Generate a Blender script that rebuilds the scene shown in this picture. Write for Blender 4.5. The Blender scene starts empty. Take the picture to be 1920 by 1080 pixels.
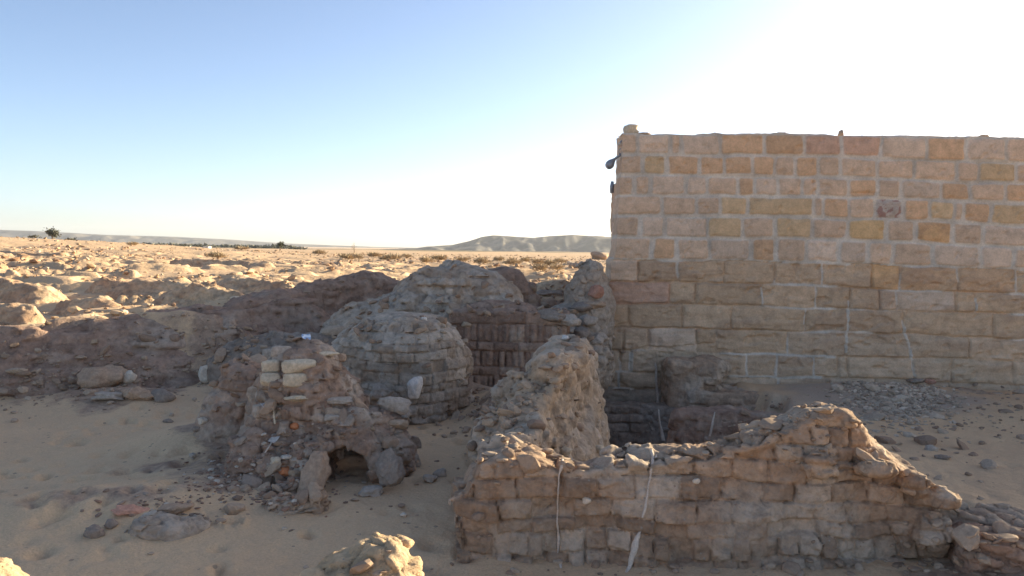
import bpy, math, random
import numpy as np
from mathutils import Vector, Matrix
from mathutils.bvhtree import BVHTree

scene = bpy.context.scene
COL = scene.collection
random.seed(7)
rad = math.radians

# ------------------------------------------------------------------ camera
CAM = np.array([0.0, 0.0, 1.9])
FPX = 1493.3                     # focal length in photo pixels (1920 wide)
PITCH, ROLL = rad(2.85), rad(0.8)
_f = np.array([0, math.cos(PITCH), -math.sin(PITCH)])
_u0 = np.array([0, math.sin(PITCH), math.cos(PITCH)])
_r0 = np.array([1.0, 0, 0])
RIGHT = math.cos(ROLL) * _r0 + math.sin(ROLL) * _u0
UP = -math.sin(ROLL) * _r0 + math.cos(ROLL) * _u0
FWD = _f
cd = bpy.data.cameras.new("camera")
cd.lens, cd.sensor_width = 28.0, 36.0
cd.clip_start, cd.clip_end = 0.05, 30000
cam = bpy.data.objects.new("camera", cd)
COL.objects.link(cam)
cam.matrix_world = Matrix(((RIGHT[0], UP[0], -FWD[0], CAM[0]), (RIGHT[1], UP[1], -FWD[1], CAM[1]),
                           (RIGHT[2], UP[2], -FWD[2], CAM[2]), (0, 0, 0, 1)))
scene.camera = cam

# ------------------------------------------------------------------ light
SUN_EL, SUN_AZ = rad(15.2), rad(56.0)        # azimuth measured from +Y (view axis) towards +X
world = bpy.data.worlds.new("World")
scene.world = world
world.use_nodes = True
wn = world.node_tree
bg = wn.nodes["Background"]
sky = wn.nodes.new("ShaderNodeTexSky")
sky.sky_type = 'NISHITA'
sky.sun_disc = False
sky.sun_elevation = SUN_EL
sky.sun_rotation = SUN_AZ
sky.altitude = 100
sky.air_density = 0.6
sky.dust_density = 1.1
sky.ozone_density = 1.0
wn.links.new(sky.outputs[0], bg.inputs[0])
bg.inputs[1].default_value = 0.10
sl = bpy.data.lights.new("sun", 'SUN')
sl.energy, sl.angle, sl.color = 5.0, rad(0.5), (1.0, 0.87, 0.61)
sun = bpy.data.objects.new("sun", sl)
COL.objects.link(sun)
sdir = Vector((math.sin(SUN_AZ) * math.cos(SUN_EL), math.cos(SUN_AZ) * math.cos(SUN_EL), math.sin(SUN_EL)))
sun.rotation_euler = sdir.to_track_quat('Z', 'Y').to_euler()
sun.location = (40, 30, 40)
scene.view_settings.view_transform = 'Standard'
scene.view_settings.look = 'None'
scene.view_settings.gamma = 1
scene.view_settings.exposure = 1.45

# ------------------------------------------------------------------ helpers
def ray(px, py):
    d = RIGHT * ((px - 960) / FPX) + UP * ((540 - py) / FPX) + FWD
    return d
def at(px, py, Y):
    d = ray(px, py)
    return CAM + d * ((Y - CAM[1]) / d[1])
def proj(P):
    q = P - CAM
    w = q @ FWD
    return 960 + FPX * (q @ RIGHT) / w, 540 - FPX * (q @ UP) / w

def _h(ix, iy, iz, seed):
    n = (ix.astype(np.uint32) * np.uint32(374761393) + iy.astype(np.uint32) * np.uint32(668265263) + iz.astype(np.uint32) * np.uint32(2246822519)
         + np.uint32((seed * 1274126177) & 0xffffffff))
    n = (n ^ (n >> np.uint32(13))) * np.uint32(1274126177)
    n = (n ^ (n >> np.uint32(16))) * np.uint32(2246822519)
    n = n ^ (n >> np.uint32(15))
    return (n & np.uint32(0xffffff)).astype(np.float32) * np.float32(1 / 16777215.0)
def hash1(i, j=None, seed=0):
    i = np.asarray(i)
    j = np.zeros_like(i) if j is None else np.asarray(j)
    return _h(i, j, np.zeros_like(i), seed)
def vnoise(P, freq, seed=0):
    q = P * freq
    i = np.floor(q).astype(np.int32)
    f = (q - i).astype(np.float32)
    f = f * f * f * (f * (f * 6 - 15) + 10)
    x, y, z = i[:, 0], i[:, 1], i[:, 2]
    def L(a, b, t): return a + (b - a) * t
    r = []
    for dz in (0, 1):
        a = L(_h(x, y, z + dz, seed), _h(x + 1, y, z + dz, seed), f[:, 0])
        b = L(_h(x, y + 1, z + dz, seed), _h(x + 1, y + 1, z + dz, seed), f[:, 0])
        r.append(L(a, b, f[:, 1]))
    return L(r[0], r[1], f[:, 2]) * 2 - 1
def fbm(P, freq, octv=4, seed=0, gain=0.5):
    s, a = 0, 1.0
    for o in range(octv):
        s = s + a * vnoise(P + 13.7 * o, freq * 2 ** o, seed + o)
        a *= gain
    return s
def vnoise2(x, y, freq, seed=0):
    qx, qy = x * freq, y * freq
    i, j = np.floor(qx).astype(np.int64), np.floor(qy).astype(np.int64)
    fx, fy = qx - i, qy - j
    fx = fx * fx * fx * (fx * (fx * 6 - 15) + 10)
    fy = fy * fy * fy * (fy * (fy * 6 - 15) + 10)
    z = np.zeros_like(i)
    a = _h(i, j, z, seed); b = _h(i + 1, j, z, seed); c = _h(i, j + 1, z, seed); d = _h(i + 1, j + 1, z, seed)
    return ((a + (b - a) * fx) * (1 - fy) + (c + (d - c) * fx) * fy) * 2 - 1
def fbm2(x, y, freq, octv=4, seed=0, gain=0.5):
    s, a = 0, 1.0
    for o in range(octv):
        s = s + a * vnoise2(x + 17.3 * o, y - 9.1 * o, freq * 2 ** o, seed + o)
        a *= gain
    return s
def worley(P, freq, seed=0):
    q = P * freq
    i = np.floor(q).astype(np.int32)
    best = np.full(len(P), 9.0, np.float32); sec = best.copy(); bid = np.zeros(len(P), np.float32)
    for dx in (-1, 0, 1):
        for dy in (-1, 0, 1):
            for dz in (-1, 0, 1):
                cx, cy, cz = i[:, 0] + dx, i[:, 1] + dy, i[:, 2] + dz
                px = cx + _h(cx, cy, cz, seed) - q[:, 0]
                py = cy + _h(cx, cy, cz, seed + 1) - q[:, 1]
                pz = cz + _h(cx, cy, cz, seed + 2) - q[:, 2]
                d = np.sqrt(px * px + py * py + pz * pz).astype(np.float32)
                m = d < best
                sec = np.where(m, best, np.minimum(sec, d))
                bid = np.where(m, _h(cx, cy, cz, seed + 3), bid)
                best = np.minimum(best, d)
    return best, sec, bid
def sstep(a, b, x):
    t = np.clip((x - a) / (b - a), 0, 1)
    return t * t * (3 - 2 * t)

# ------------------------------------------------------------------ object helpers
def tag(o, label=None, cat=None, group=None, kind=None):
    if label: o["label"] = label
    if cat: o["category"] = cat
    if group: o["group"] = group
    if kind: o["kind"] = kind
    return o
def thing(name, label, cat, loc=(0, 0, 0), rz=0, group=None):
    o = bpy.data.objects.new(name, None)
    COL.objects.link(o)
    o.location = loc; o.rotation_euler = (0, 0, rz)
    o.empty_display_size = 0.2
    return tag(o, label, cat, group)
def new_mesh(name, V, F, attrs=None, smooth=True):
    """F: (n,3) or (n,4) array, or a list of such arrays"""
    me = bpy.data.meshes.new(name)
    V = np.asarray(V, np.float32)
    Fs = F if isinstance(F, list) else [F]
    Fs = [np.asarray(f, np.int32) for f in Fs if len(f)]
    me.vertices.add(len(V)); me.vertices.foreach_set("co", V.ravel())
    tot = np.concatenate([np.full(len(f), f.shape[1], np.int32) for f in Fs])
    idx = np.concatenate([f.ravel() for f in Fs])
    me.loops.add(len(idx)); me.loops.foreach_set("vertex_index", idx)
    me.polygons.add(len(tot))
    st = np.zeros(len(tot), np.int32); st[1:] = np.cumsum(tot)[:-1]
    me.polygons.foreach_set("loop_start", st)
    me.polygons.foreach_set("use_smooth", np.full(len(tot), smooth, bool))
    me.update(calc_edges=True)
    for k, v in (attrs or {}).items():
        v = np.asarray(v, np.float32)
        if v.ndim == 2:
            a = me.attributes.new(k, 'FLOAT_COLOR', 'POINT')
            c = np.ones((len(V), 4), np.float32); c[:, :3] = v
            a.data.foreach_set("color", c.ravel())
        else:
            a = me.attributes.new(k, 'FLOAT', 'POINT')
            a.data.foreach_set("value", v)
    me.validate()
    return me
def link(name, me, mat, parent=None, loc=(0, 0, 0)):
    o = bpy.data.objects.new(name, me)
    COL.objects.link(o)
    if mat is not None and not me.materials: me.materials.append(mat)
    o.location = loc
    if parent is not None: o.parent = parent
    return o

# ------------------------------------------------------------------ materials
ALB = 1.42
def alb(c, k=ALB, w=(1.10, 0.98, 0.87)): return tuple(min(0.85, v * k * q) for v, q in zip(c, w))
def mat_new(name, rough=0.95):
    m = bpy.data.materials.new(name); m.use_nodes = True
    nt = m.node_tree
    b = nt.nodes["Principled BSDF"]
    b.inputs["Roughness"].default_value = rough
    b.inputs["Specular IOR Level"].default_value = 0.15
    return m, nt, b
def node(nt, typ, **kw):
    n = nt.nodes.new(typ)
    for k, v in kw.items():
        if k.startswith("i_"): n.inputs[k[2:].replace("_", " ")].default_value = v
        else: setattr(n, k, v)
    return n
def mixc(nt, fac, a, b, blend='MIX'):
    n = nt.nodes.new("ShaderNodeMix"); n.data_type = 'RGBA'; n.blend_type = blend
    for s, v in ((n.inputs[0], fac), (n.inputs[6], a), (n.inputs[7], b)):
        if isinstance(v, (int, float)): s.default_value = v
        elif isinstance(v, tuple): s.default_value = (*v, 1) if len(v) == 3 else v
        else: nt.links.new(v, s)
    return n.outputs[2]
def ramp(nt, fac, stops):
    n = nt.nodes.new("ShaderNodeValToRGB")
    e = n.color_ramp.elements
    while len(e) < len(stops): e.new(0.5)
    for k, (p, c) in enumerate(stops):
        e[k].position = p
        e[k].color = (c, c, c, 1) if isinstance(c, (int, float)) else (*c, 1)
    nt.links.new(fac, n.inputs[0])
    return n.outputs[0]
def noise_n(nt, scale, detail=5, rough=0.6, vec=None, dist=0.0):
    n = node(nt, "ShaderNodeTexNoise")
    n.inputs["Scale"].default_value = scale; n.inputs["Detail"].default_value = detail
    n.inputs["Roughness"].default_value = rough; n.inputs["Distortion"].default_value = dist
    if vec is not None: nt.links.new(vec, n.inputs["Vector"])
    return n.outputs["Fac"]
def pos_out(nt):
    g = node(nt, "ShaderNodeNewGeometry")
    return g.outputs["Position"]
def attr(nt, name, out="Fac"):
    a = node(nt, "ShaderNodeAttribute"); a.attribute_name = name
    return a.outputs[out]
def math_n(nt, op, a, b=None):
    n = node(nt, "ShaderNodeMath"); n.operation = op
    for s, v in ((n.inputs[0], a), (n.inputs[1], b)):
        if v is None: continue
        if isinstance(v, (int, float)): s.default_value = v
        else: nt.links.new(v, s)
    return n.outputs[0]
def bump(nt, b, pairs):
    prev = None
    for h, strength, dist in pairs:
        n = node(nt, "ShaderNodeBump")
        n.inputs["Strength"].default_value = strength; n.inputs["Distance"].default_value = dist
        nt.links.new(h, n.inputs["Height"])
        if prev is not None: nt.links.new(prev, n.inputs["Normal"])
        prev = n.outputs[0]
    nt.links.new(prev, b.inputs["Normal"])

def mud_material(name, brown, grey, mix_lo=0.42, mix_hi=0.62, pebbles=True, scale=1.0):
    m, nt, b = mat_new(name)
    brown, grey = alb(brown), alb(grey)
    P = pos_out(nt)
    big = noise_n(nt, 1.6 * scale, 4, 0.6, P, 0.4)
    k = math_n(nt, 'ADD', big, math_n(nt, 'MULTIPLY', math_n(nt, 'SUBTRACT', attr(nt, "tint"), 0.5), 0.22))
    c = mixc(nt, ramp(nt, k, [(mix_lo, 0.0), (mix_hi, 1.0)]), brown, grey)
    t = math_n(nt, 'ADD', math_n(nt, 'MULTIPLY', attr(nt, "tint"), 0.42), 0.80)
    tc = node(nt, "ShaderNodeCombineColor")
    for i in range(3): nt.links.new(t, tc.inputs[i])
    c = mixc(nt, 1.0, c, tc.outputs[0], 'MULTIPLY')
    med = noise_n(nt, 11 * scale, 6, 0.7, P, 0.3)
    c = mixc(nt, 1.0, c, ramp(nt, med, [(0.25, 0.55), (0.5, 1.0), (0.75, 1.36)]), 'MULTIPLY')
    if pebbles:
        v = node(nt, "ShaderNodeTexVoronoi"); v.inputs["Scale"].default_value = 42
        nt.links.new(P, v.inputs["Vector"])
        sel = node(nt, "ShaderNodeSeparateColor"); nt.links.new(v.outputs["Color"], sel.inputs[0])
        pm = math_n(nt, 'MULTIPLY', math_n(nt, 'GREATER_THAN', sel.outputs[0], 0.93), math_n(nt, 'LESS_THAN', v.outputs["Distance"], 0.30))
        pc = mixc(nt, sel.outputs[1], (0.42, 0.37, 0.31), (0.34, 0.20, 0.13))
        c = mixc(nt, math_n(nt, 'MULTIPLY', pm, 0.8), c, pc)
    nt.links.new(c, b.inputs["Base Color"])
    fine = noise_n(nt, 55, 6, 0.72, P)
    lump = noise_n(nt, 16, 5, 0.6, P, 0.6)
    bump(nt, b, [(lump, 0.8, 0.035), (fine, 0.8, 0.016), (noise_n(nt, 150, 3, 0.7, P), 0.4, 0.005)])
    return m
M = {}
M['mud'] = mud_material("mudbrick", (0.285, 0.215, 0.16), (0.305, 0.265, 0.22))
M['mud_brown'] = mud_material("mudbrick_brown", (0.235, 0.170, 0.135), (0.255, 0.215, 0.18), 0.48, 0.75)
M['mud_grey'] = mud_material("mudbrick_grey", (0.29, 0.235, 0.185), (0.295, 0.265, 0.23), 0.36, 0.55)
M['mud_pale'] = mud_material("mudbrick_pale", (0.36, 0.28, 0.185), (0.40, 0.325, 0.23))
M['mud_pale2'] = mud_material("mudbrick_tan", (0.315, 0.25, 0.185), (0.32, 0.28, 0.235))
M['mud_brown2'] = mud_material("mudbrick_warm", (0.26, 0.195, 0.155), (0.285, 0.255, 0.22), 0.45, 0.65)
M['side_stone'] = mud_material("side_stone", (0.36, 0.28, 0.215), (0.37, 0.32, 0.27), pebbles=False)
M['mud_field'] = mud_material("mudbrick_field", (0.30, 0.215, 0.15), (0.37, 0.30, 0.215))
M['mud_dark'] = mud_material("mudbrick_dark", (0.19, 0.16, 0.135), (0.205, 0.185, 0.165))

def stone_material(name, c1, c2, sc=6.0):
    m, nt, b = mat_new(name)
    c1, c2 = alb(c1), alb(c2)
    tc = node(nt, "ShaderNodeTexCoord"); P = tc.outputs["Object"]
    c = mixc(nt, ramp(nt, noise_n(nt, sc, 6, 0.65, P, 0.5), [(0.3, 0.0), (0.7, 1.0)]), c1, c2)
    c = mixc(nt, 1.0, c, ramp(nt, noise_n(nt, sc * 6, 5, 0.7, P), [(0.3, 0.75), (0.7, 1.2)]), 'MULTIPLY')
    nt.links.new(c, b.inputs["Base Color"])
    bump(nt, b, [(noise_n(nt, sc * 2.5, 5, 0.6, P), 0.5, 0.03), (noise_n(nt, sc * 12, 5, 0.7, P), 0.5, 0.01)])
    return m
M['stone_grey'] = stone_material("stone_grey", (0.25, 0.225, 0.20), (0.33, 0.30, 0.265))
M['stone_dark'] = stone_material("stone_dark", (0.17, 0.145, 0.125), (0.235, 0.205, 0.18))
M['stone_brown'] = stone_material("stone_brown", (0.27, 0.20, 0.15), (0.34, 0.265, 0.20))
M['stone_pale'] = stone_material("stone_pale", (0.38, 0.355, 0.315), (0.47, 0.44, 0.385))
M['stone_white'] = stone_material("stone_white", (0.42, 0.42, 0.42), (0.52, 0.51, 0.49))
M['limestone_brick'] = stone_material("limestone_brick", (0.37, 0.335, 0.265), (0.44, 0.40, 0.32))
M['red_brick'] = stone_material("red_brick", (0.42, 0.17, 0.085), (0.50, 0.23, 0.12))
M['pottery'] = stone_material("pottery", (0.36, 0.20, 0.15), (0.43, 0.26, 0.20))
M['plaster'] = stone_material("plaster", (0.40, 0.37, 0.335), (0.50, 0.465, 0.42), 14)
M['red_stone'] = stone_material("red_stone", (0.27, 0.15, 0.115), (0.34, 0.21, 0.16))

# ------------------------------------------------------------------ SDF toolkit
def smin(a, b, k):
    h = np.clip(0.5 + 0.5 * (b - a) / k, 0, 1)
    return b + (a - b) * h - k * h * (1 - h)
def ell(P, c, r, rz=0.0):
    q = P - np.asarray(c, np.float32)
    if rz:
        cs, sn = math.cos(rz), math.sin(rz)
        q = np.stack([q[:, 0] * cs + q[:, 1] * sn, -q[:, 0] * sn + q[:, 1] * cs, q[:, 2]], 1)
    r = np.asarray(r, np.float32)
    k0 = np.linalg.norm(q / r, axis=1)
    k1 = np.linalg.norm(q / (r * r), axis=1) + 1e-6
    return k0 * (k0 - 1) / k1
def rbox(P, c, h, rr, rz=0.0, ry=0.0):
    q = P - np.asarray(c, np.float32)
    if rz:
        cs, sn = math.cos(rz), math.sin(rz)
        q = np.stack([q[:, 0] * cs + q[:, 1] * sn, -q[:, 0] * sn + q[:, 1] * cs, q[:, 2]], 1)
    if ry:
        cs, sn = math.cos(ry), math.sin(ry)
        q = np.stack([q[:, 0] * cs - q[:, 2] * sn, q[:, 1], q[:, 0] * sn + q[:, 2] * cs], 1)
    d = np.abs(q) - (np.asarray(h, np.float32) - rr)
    return np.linalg.norm(np.maximum(d, 0), axis=1) + np.minimum(d.max(1), 0) - rr
def wallpath(P, pts, z0=-0.2, rnd=0.06, lean=0.12):
    """pts rows: x, y, top, half width at top (widens downward by `lean` per metre)"""
    pts = np.asarray(pts, np.float32)
    x, y, z = P[:, 0], P[:, 1], P[:, 2]
    best = np.full(len(P), 1e9, np.float32); top = best.copy(); hw = best.copy(); uu = best.copy()
    acc = 0.0
    for a, b in zip(pts[:-1], pts[1:]):
        dx, dy = b[0] - a[0], b[1] - a[1]
        L2 = dx * dx + dy * dy; L = math.sqrt(L2)
        t = np.clip(((x - a[0]) * dx + (y - a[1]) * dy) / L2, 0, 1)
        d = np.hypot(x - a[0] - t * dx, y - a[1] - t * dy)
        m = d < best
        best = np.where(m, d, best)
        top = np.where(m, a[2] + t * (b[2] - a[2]), top)
        hw = np.where(m, a[3] + t * (b[3] - a[3]), hw)
        uu = np.where(m, acc + t * L, uu)
        acc += L
    side = (best - (hw + lean * np.maximum(top - z, 0))) * (1 / math.sqrt(1 + lean * lean))
    up = z - top
    q0, q1 = np.maximum(side + rnd, 0), np.maximum(up + rnd, 0)
    d = np.minimum(np.maximum(side + rnd, up + rnd), 0) + np.hypot(q0, q1) - rnd
    return np.maximum(d, z0 - z)
def revolve(P, c, prof):
    """prof: list of (z, r)"""
    pz = np.array([p[0] for p in prof]); pr = np.array([p[1] for p in prof])
    rho = np.hypot(P[:, 0] - c[0], P[:, 1] - c[1])
    z = P[:, 2] - c[2]
    r = np.interp(z, pz, pr)
    dr = (np.interp(z + 0.02, pz, pr) - np.interp(z - 0.02, pz, pr)) / 0.04
    d = (rho - r) / np.sqrt(1 + dr * dr)
    return np.maximum(d, z - pz[-1])

def bricks(u, z, seed, L=0.30, hc=0.12, bev=0.022, depth=0.03, rec=0.02, rows=None, headers=0.35, missing=0.03, wob=0.02, P=None):
    """joint carving depth + per-brick tint on a wall parametrised by run u and height z"""
    if P is not None and wob:
        z = z + wob * fbm(P, 1.7, 2, seed + 50)
        u = u + wob * fbm(P, 2.3, 2, seed + 60)
    if rows is None:
        r = np.floor(z / hc); z0 = r * hc; z1 = z0 + hc
        j0 = (hash1(r.astype(np.int64), None, seed + 3) - 0.5) * hc * 0.3
        j1 = (hash1(r.astype(np.int64) + 1, None, seed + 3) - 0.5) * hc * 0.3
        r = np.where(z < z0 + j0, r - 1, np.where(z > z1 + j1, r + 1, r)).astype(np.int64)
        z0 = r * hc + (hash1(r, None, seed + 3) - 0.5) * hc * 0.3
        z1 = (r + 1) * hc + (hash1(r + 1, None, seed + 3) - 0.5) * hc * 0.3
        Lr = np.where(hash1(r, None, seed + 4) < headers, L * 0.52, L)
    else:
        edges = np.array([q[0] for q in rows] + [rows[-1][1]])
        ri = np.clip(np.searchsorted(edges, z) - 1, 0, len(rows) - 1)
        z0 = edges[ri]; z1 = edges[ri + 1]
        Lr = np.array([q[2] for q in rows])[ri]
        r = ri.astype(np.int64)
    off = hash1(r, None, seed + 5) * 3.0
    q = u / Lr + off
    i = np.floor(q).astype(np.int64); f = q - i
    b0 = (hash1(i, r, seed + 6) - 0.5) * 0.36
    b1 = 1 + (hash1(i + 1, r, seed + 6) - 0.5) * 0.36
    i = np.where(f < b0, i - 1, np.where(f > b1, i + 1, i)); f = q - i
    b0 = (hash1(i, r, seed + 6) - 0.5) * 0.36
    b1 = 1 + (hash1(i + 1, r, seed + 6) - 0.5) * 0.36
    du = np.minimum(f - b0, b1 - f) * Lr
    dz = np.minimum(z - z0, z1 - z)
    k = 0.012
    e = np.maximum(smin(du, dz, k), 0)
    prof = 1 - np.sqrt(np.clip(1 - (1 - np.clip(e / bev, 0, 1)) ** 2, 0, 1))
    t = hash1(i, r, seed + 7)
    carve = depth * prof + rec * t * (t < 2)
    ms = hash1(i, r, seed + 8)
    carve = carve + np.where(ms < missing, 0.05, 0.0) * (1 - prof)
    return carve, hash1(i, r, seed + 9)

def surface_nets(D, org, h):
    s = D < 0
    nx, ny, nz = D.shape
    cnt = np.zeros((nx - 1, ny - 1, nz - 1), np.int8)
    for dx in (0, 1):
        for dy in (0, 1):
            for dz in (0, 1):
                cnt += s[dx:nx - 1 + dx, dy:ny - 1 + dy, dz:nz - 1 + dz]
    act = (cnt > 0) & (cnt < 8)
    ci = np.argwhere(act)
    idx = np.full(act.shape, -1, np.int32)
    idx[act] = np.arange(len(ci))
    acc = np.zeros((len(ci), 3), np.float64); n = np.zeros(len(ci))
    corners = [(a, b, c) for a in (0, 1) for b in (0, 1) for c in (0, 1)]
    for a in corners:
        for ax in range(3):
            if a[ax] == 1: continue
            b = list(a); b[ax] = 1
            va = D[ci[:, 0] + a[0], ci[:, 1] + a[1], ci[:, 2] + a[2]]
            vb = D[ci[:, 0] + b[0], ci[:, 1] + b[1], ci[:, 2] + b[2]]
            m = (va < 0) != (vb < 0)
            t = va[m] / (va[m] - vb[m])
            p = np.tile(np.array(a, np.float64), (m.sum(), 1)); p[:, ax] = t
            acc[m] += p; n[m] += 1
    V = (ci + acc / n[:, None]) * h + org
    quads = []
    for ax in range(3):
        sl0 = [slice(None)] * 3; sl1 = [slice(None)] * 3
        sl0[ax] = slice(0, -1); sl1[ax] = slice(1, None)
        a, b = s[tuple(sl0)], s[tuple(sl1)]
        ch = np.argwhere(a != b)
        o1, o2 = [(1, 2), (2, 0), (0, 1)][ax]
        ok = (ch[:, o1] > 0) & (ch[:, o2] > 0) & (ch[:, o1] < D.shape[o1] - 1) & (ch[:, o2] < D.shape[o2] - 1)
        ch = ch[ok]
        flip = ~a[ch[:, 0], ch[:, 1], ch[:, 2]]
        def g(d1, d2):
            c = ch.copy(); c[:, o1] -= d1; c[:, o2] -= d2
            return idx[c[:, 0], c[:, 1], c[:, 2]]
        q = np.stack([g(1, 1), g(0, 1), g(0, 0), g(1, 0)], 1)
        q[flip] = q[flip][:, ::-1]
        quads.append(q)
    return V, np.concatenate(quads)

SOLIDS = []     # (V, F) of what things can be laid on
def mass(name, lo, hi, h, base, disp, mat, band=0.14, parent=None, register=True):
    """base(P)->distance ; disp(P, N, d)->(added distance, tint)."""
    lo = np.array(lo, np.float32); hi = np.array(hi, np.float32)
    n = np.ceil((hi - lo) / h).astype(int) + 1
    ax = [lo[k] + h * np.arange(n[k], dtype=np.float32) for k in range(3)]
    G = np.stack(np.meshgrid(*ax, indexing='ij'), -1).reshape(-1, 3)
    D = base(G).astype(np.float32).reshape(n)
    g = np.stack(np.gradient(D, h), -1).reshape(-1, 3)
    D = D.ravel()
    nb = np.abs(D) < band
    N = g[nb] / (np.linalg.norm(g[nb], axis=1, keepdims=True) + 1e-6)
    dd, tn = disp(G[nb], N, D[nb])
    tg = np.full(len(D), 0.5, np.float32); tg[nb] = tn
    D[nb] += dd
    D = D.reshape(n)
    for k in range(3):                        # close the block at its borders
        s0 = [slice(None)] * 3
        s0[k] = 0; D[tuple(s0)] = np.maximum(D[tuple(s0)], h * 0.5)
        s0[k] = -1; D[tuple(s0)] = np.maximum(D[tuple(s0)], h * 0.5)
    V, F = surface_nets(D, lo, h)
    V = V.astype(np.float32)
    # attribute at the vertices
    vi = np.clip(np.round((V - lo) / h).astype(int), 0, n - 1)
    flat = (vi[:, 0] * n[1] + vi[:, 1]) * n[2] + vi[:, 2]
    tint = tg[flat]
    if register: SOLIDS.append((V.copy(), F))
    c = np.array([(lo[0] + hi[0]) / 2, (lo[1] + hi[1]) / 2, max(lo[2], 0.0)], np.float32)
    me = new_mesh(name, V - c, F, {"tint": tint})
    return link(name, me, mat, parent, tuple(float(q) for q in c))
# ------------------------------------------------------------------ ground
BANK = np.array([(-80, -14.0), (-30, 3.5), (-14, 7.6), (-9, 9.0), (-7.2, 9.35), (-5.3, 10.3), (-3.7, 11.1), (-2.1, 12.5), (-0.6, 13.2), (0.8, 13.3), (2.0, 13.5), (12, 13.6), (60, 13.6)])
DENTS = [(random.uniform(-4.4, -0.2), random.uniform(4.2, 9.0), random.uniform(0.05, 0.11), random.uniform(0.02, 0.06)) for _ in range(230)]
DENTS += [(random.uniform(2.4, 5.0), random.uniform(6.3, 9.5), random.uniform(0.06, 0.12), random.uniform(0.01, 0.025)) for _ in range(24)]
_p = at(436, 985, 1.0) - CAM
_k = (0.0 - CAM[2]) / _p[2]
HOOF = (_p[0] * _k, _p[1] * _k)
def gauss(x, y, cx, cy, sx, sy): return np.exp(-((x - cx) / sx) ** 2 - ((y - cy) / sy) ** 2)
def H(x, y, zone=False):
    x = np.asarray(x, np.float64); y = np.asarray(y, np.float64)
    r = np.hypot(x, y)
    line = np.interp(x, BANK[:, 0], BANK[:, 1])
    wob = 0.30 * fbm2(x, y, 0.45, 4, 11)
    s = y - line + wob
    # court
    court = 0.02 * fbm2(x, y, 0.9, 3, 5) + 0.006 * fbm2(x, y, 5, 3, 6)
    court = court - 0.12 * sstep(2.2, 4.5, x)
    court += 0.08 * gauss(x, y, -2.4, 6.1, 0.6, 0.6) + 0.13 * gauss(x, y, -3.0, 5.55, 0.75, 0.4)
    court += 0.22 * gauss(x, y, -2.7, 7.6, 0.7, 0.6) + 0.20 * gauss(x, y, -4.6, 9.2, 1.0, 0.6)
    court += 0.30 * gauss(x, y, -0.7, 9.6, 0.6, 0.5) + 0.42 * gauss(x, y, 0.1, 8.7, 0.45, 0.7)
    court += 0.30 * gauss(x, y, -2.7, 10.0, 1.2, 0.7)
    court += 0.16 * gauss(x, y, 5.3, 11.4, 1.1, 0.7) + 0.20 * gauss(x, y, 7.4, 10.3, 1.4, 0.9)
    court += 0.16 * gauss(x, y, 3.3, 4.5, 0.8, 0.45) - 0.09 * gauss(x, y, 0.9, 4.65, 1.9, 0.4)
    pit = sstep(0.75, 1.1, x) * (1 - sstep(2.7, 3.7, x + 0.3 * fbm2(x, y, 1.5, 3, 12))) * sstep(5.6, 6.3, y) * (1 - sstep(12.3, 12.8, y))
    court = court - 1.35 * pit
    for dx, dy, dr, dd in DENTS:
        q = ((x - dx) ** 2 + (y - dy) ** 2) / (dr * dr)
        court = court + np.where(q < 6, dd * (q - 1) * np.exp(-q), 0)
    q = np.hypot(x - HOOF[0], (y - HOOF[1])) / 0.085
    court = court + 0.03 * np.exp(-((q - 1.0) / 0.22) ** 2) * sstep(-0.9, 0.2, -(y - HOOF[1]) / 0.085 + 0.5) - 0.03 * np.exp(-(q / 0.7) ** 2)
    # surrounding field
    f = 0.90 - 0.10 * sstep(4.5, 7.5, -x) * (1 - sstep(14, 24, y))
    f = f + 1.35 * gauss(x, y, -44, 62, 22, 24) + 0.3 * gauss(x, y, -17, 26, 7, 8) + 0.2 * gauss(x, y, -26, 40, 7, 7)
    hum = fbm2(x, y, 0.33, 4, 21)
    f = f + 0.10 * hum * (1 - 0.5 * sstep(40, 120, r)) * (1 - sstep(200, 500, r))
    ridg = 1 - np.abs(fbm2(x, y * 1.5, 0.42, 3, 33))
    f = f + 0.14 * sstep(0.72, 0.95, ridg) * (1 - sstep(30, 70, r))
    pits = fbm2(x, y * 1.7, 0.30, 3, 44)
    f = f - 0.26 * sstep(0.30, 0.48, pits) * (1 - sstep(26, 50, r))
    rough = sstep(-0.2, 0.4, fbm2(x, y, 0.25, 2, 55))
    f = f + rough * (0.028 * fbm2(x, y, 2.2, 4, 61, 0.6)) * (1 - sstep(18, 45, r))
    f = f + 0.45 * gauss(x, y, 0.6, 16.5, 3.0, 1.3) * 0.5
    # escarpment down to the plain
    f = f - 1.6 * sstep(60, 400, r) - 6 * sstep(400, 2500, r) + 0.5 * fbm2(x, y, 0.02, 3, 70) * sstep(80, 200, r) * (1 - sstep(800, 1500, r))
    m = sstep(-1.15, 0.1, s)
    # strata on the bank
    z = court * (1 - m) + f * m
    band = sstep(0.02, 0.2, m) * (1 - sstep(0.85, 1.0, m)) * (x < 1.2)
    st = z / 0.13 + 0.5 * fbm2(x, y, 1.1, 2, 81)
    z = z + band * 0.075 * (sstep(0.25, 0.75, st - np.floor(st)) - (st - np.floor(st)))
    z = z + band * (0.035 * fbm2(x, y, 4.5, 3, 83))
    # under the temple the ground stays low
    tm = sstep(1.7, 2.4, x) * sstep(11.9, 12.6, y) * (1 - sstep(20, 24, y))
    z = z * (1 - tm) + (-0.25) * tm
    z = np.where((x > 1.2) & (y > 10.5) & (y < 12.8), np.minimum(z, court), z)
    if not zone: return z
    mud = np.clip(sstep(0.0, 0.25, m) * (1 - sstep(0.97, 1.0, m)) * (0.9 + 0.5 * fbm2(x, y, 0.7, 3, 91)), 0, 1)
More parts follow.
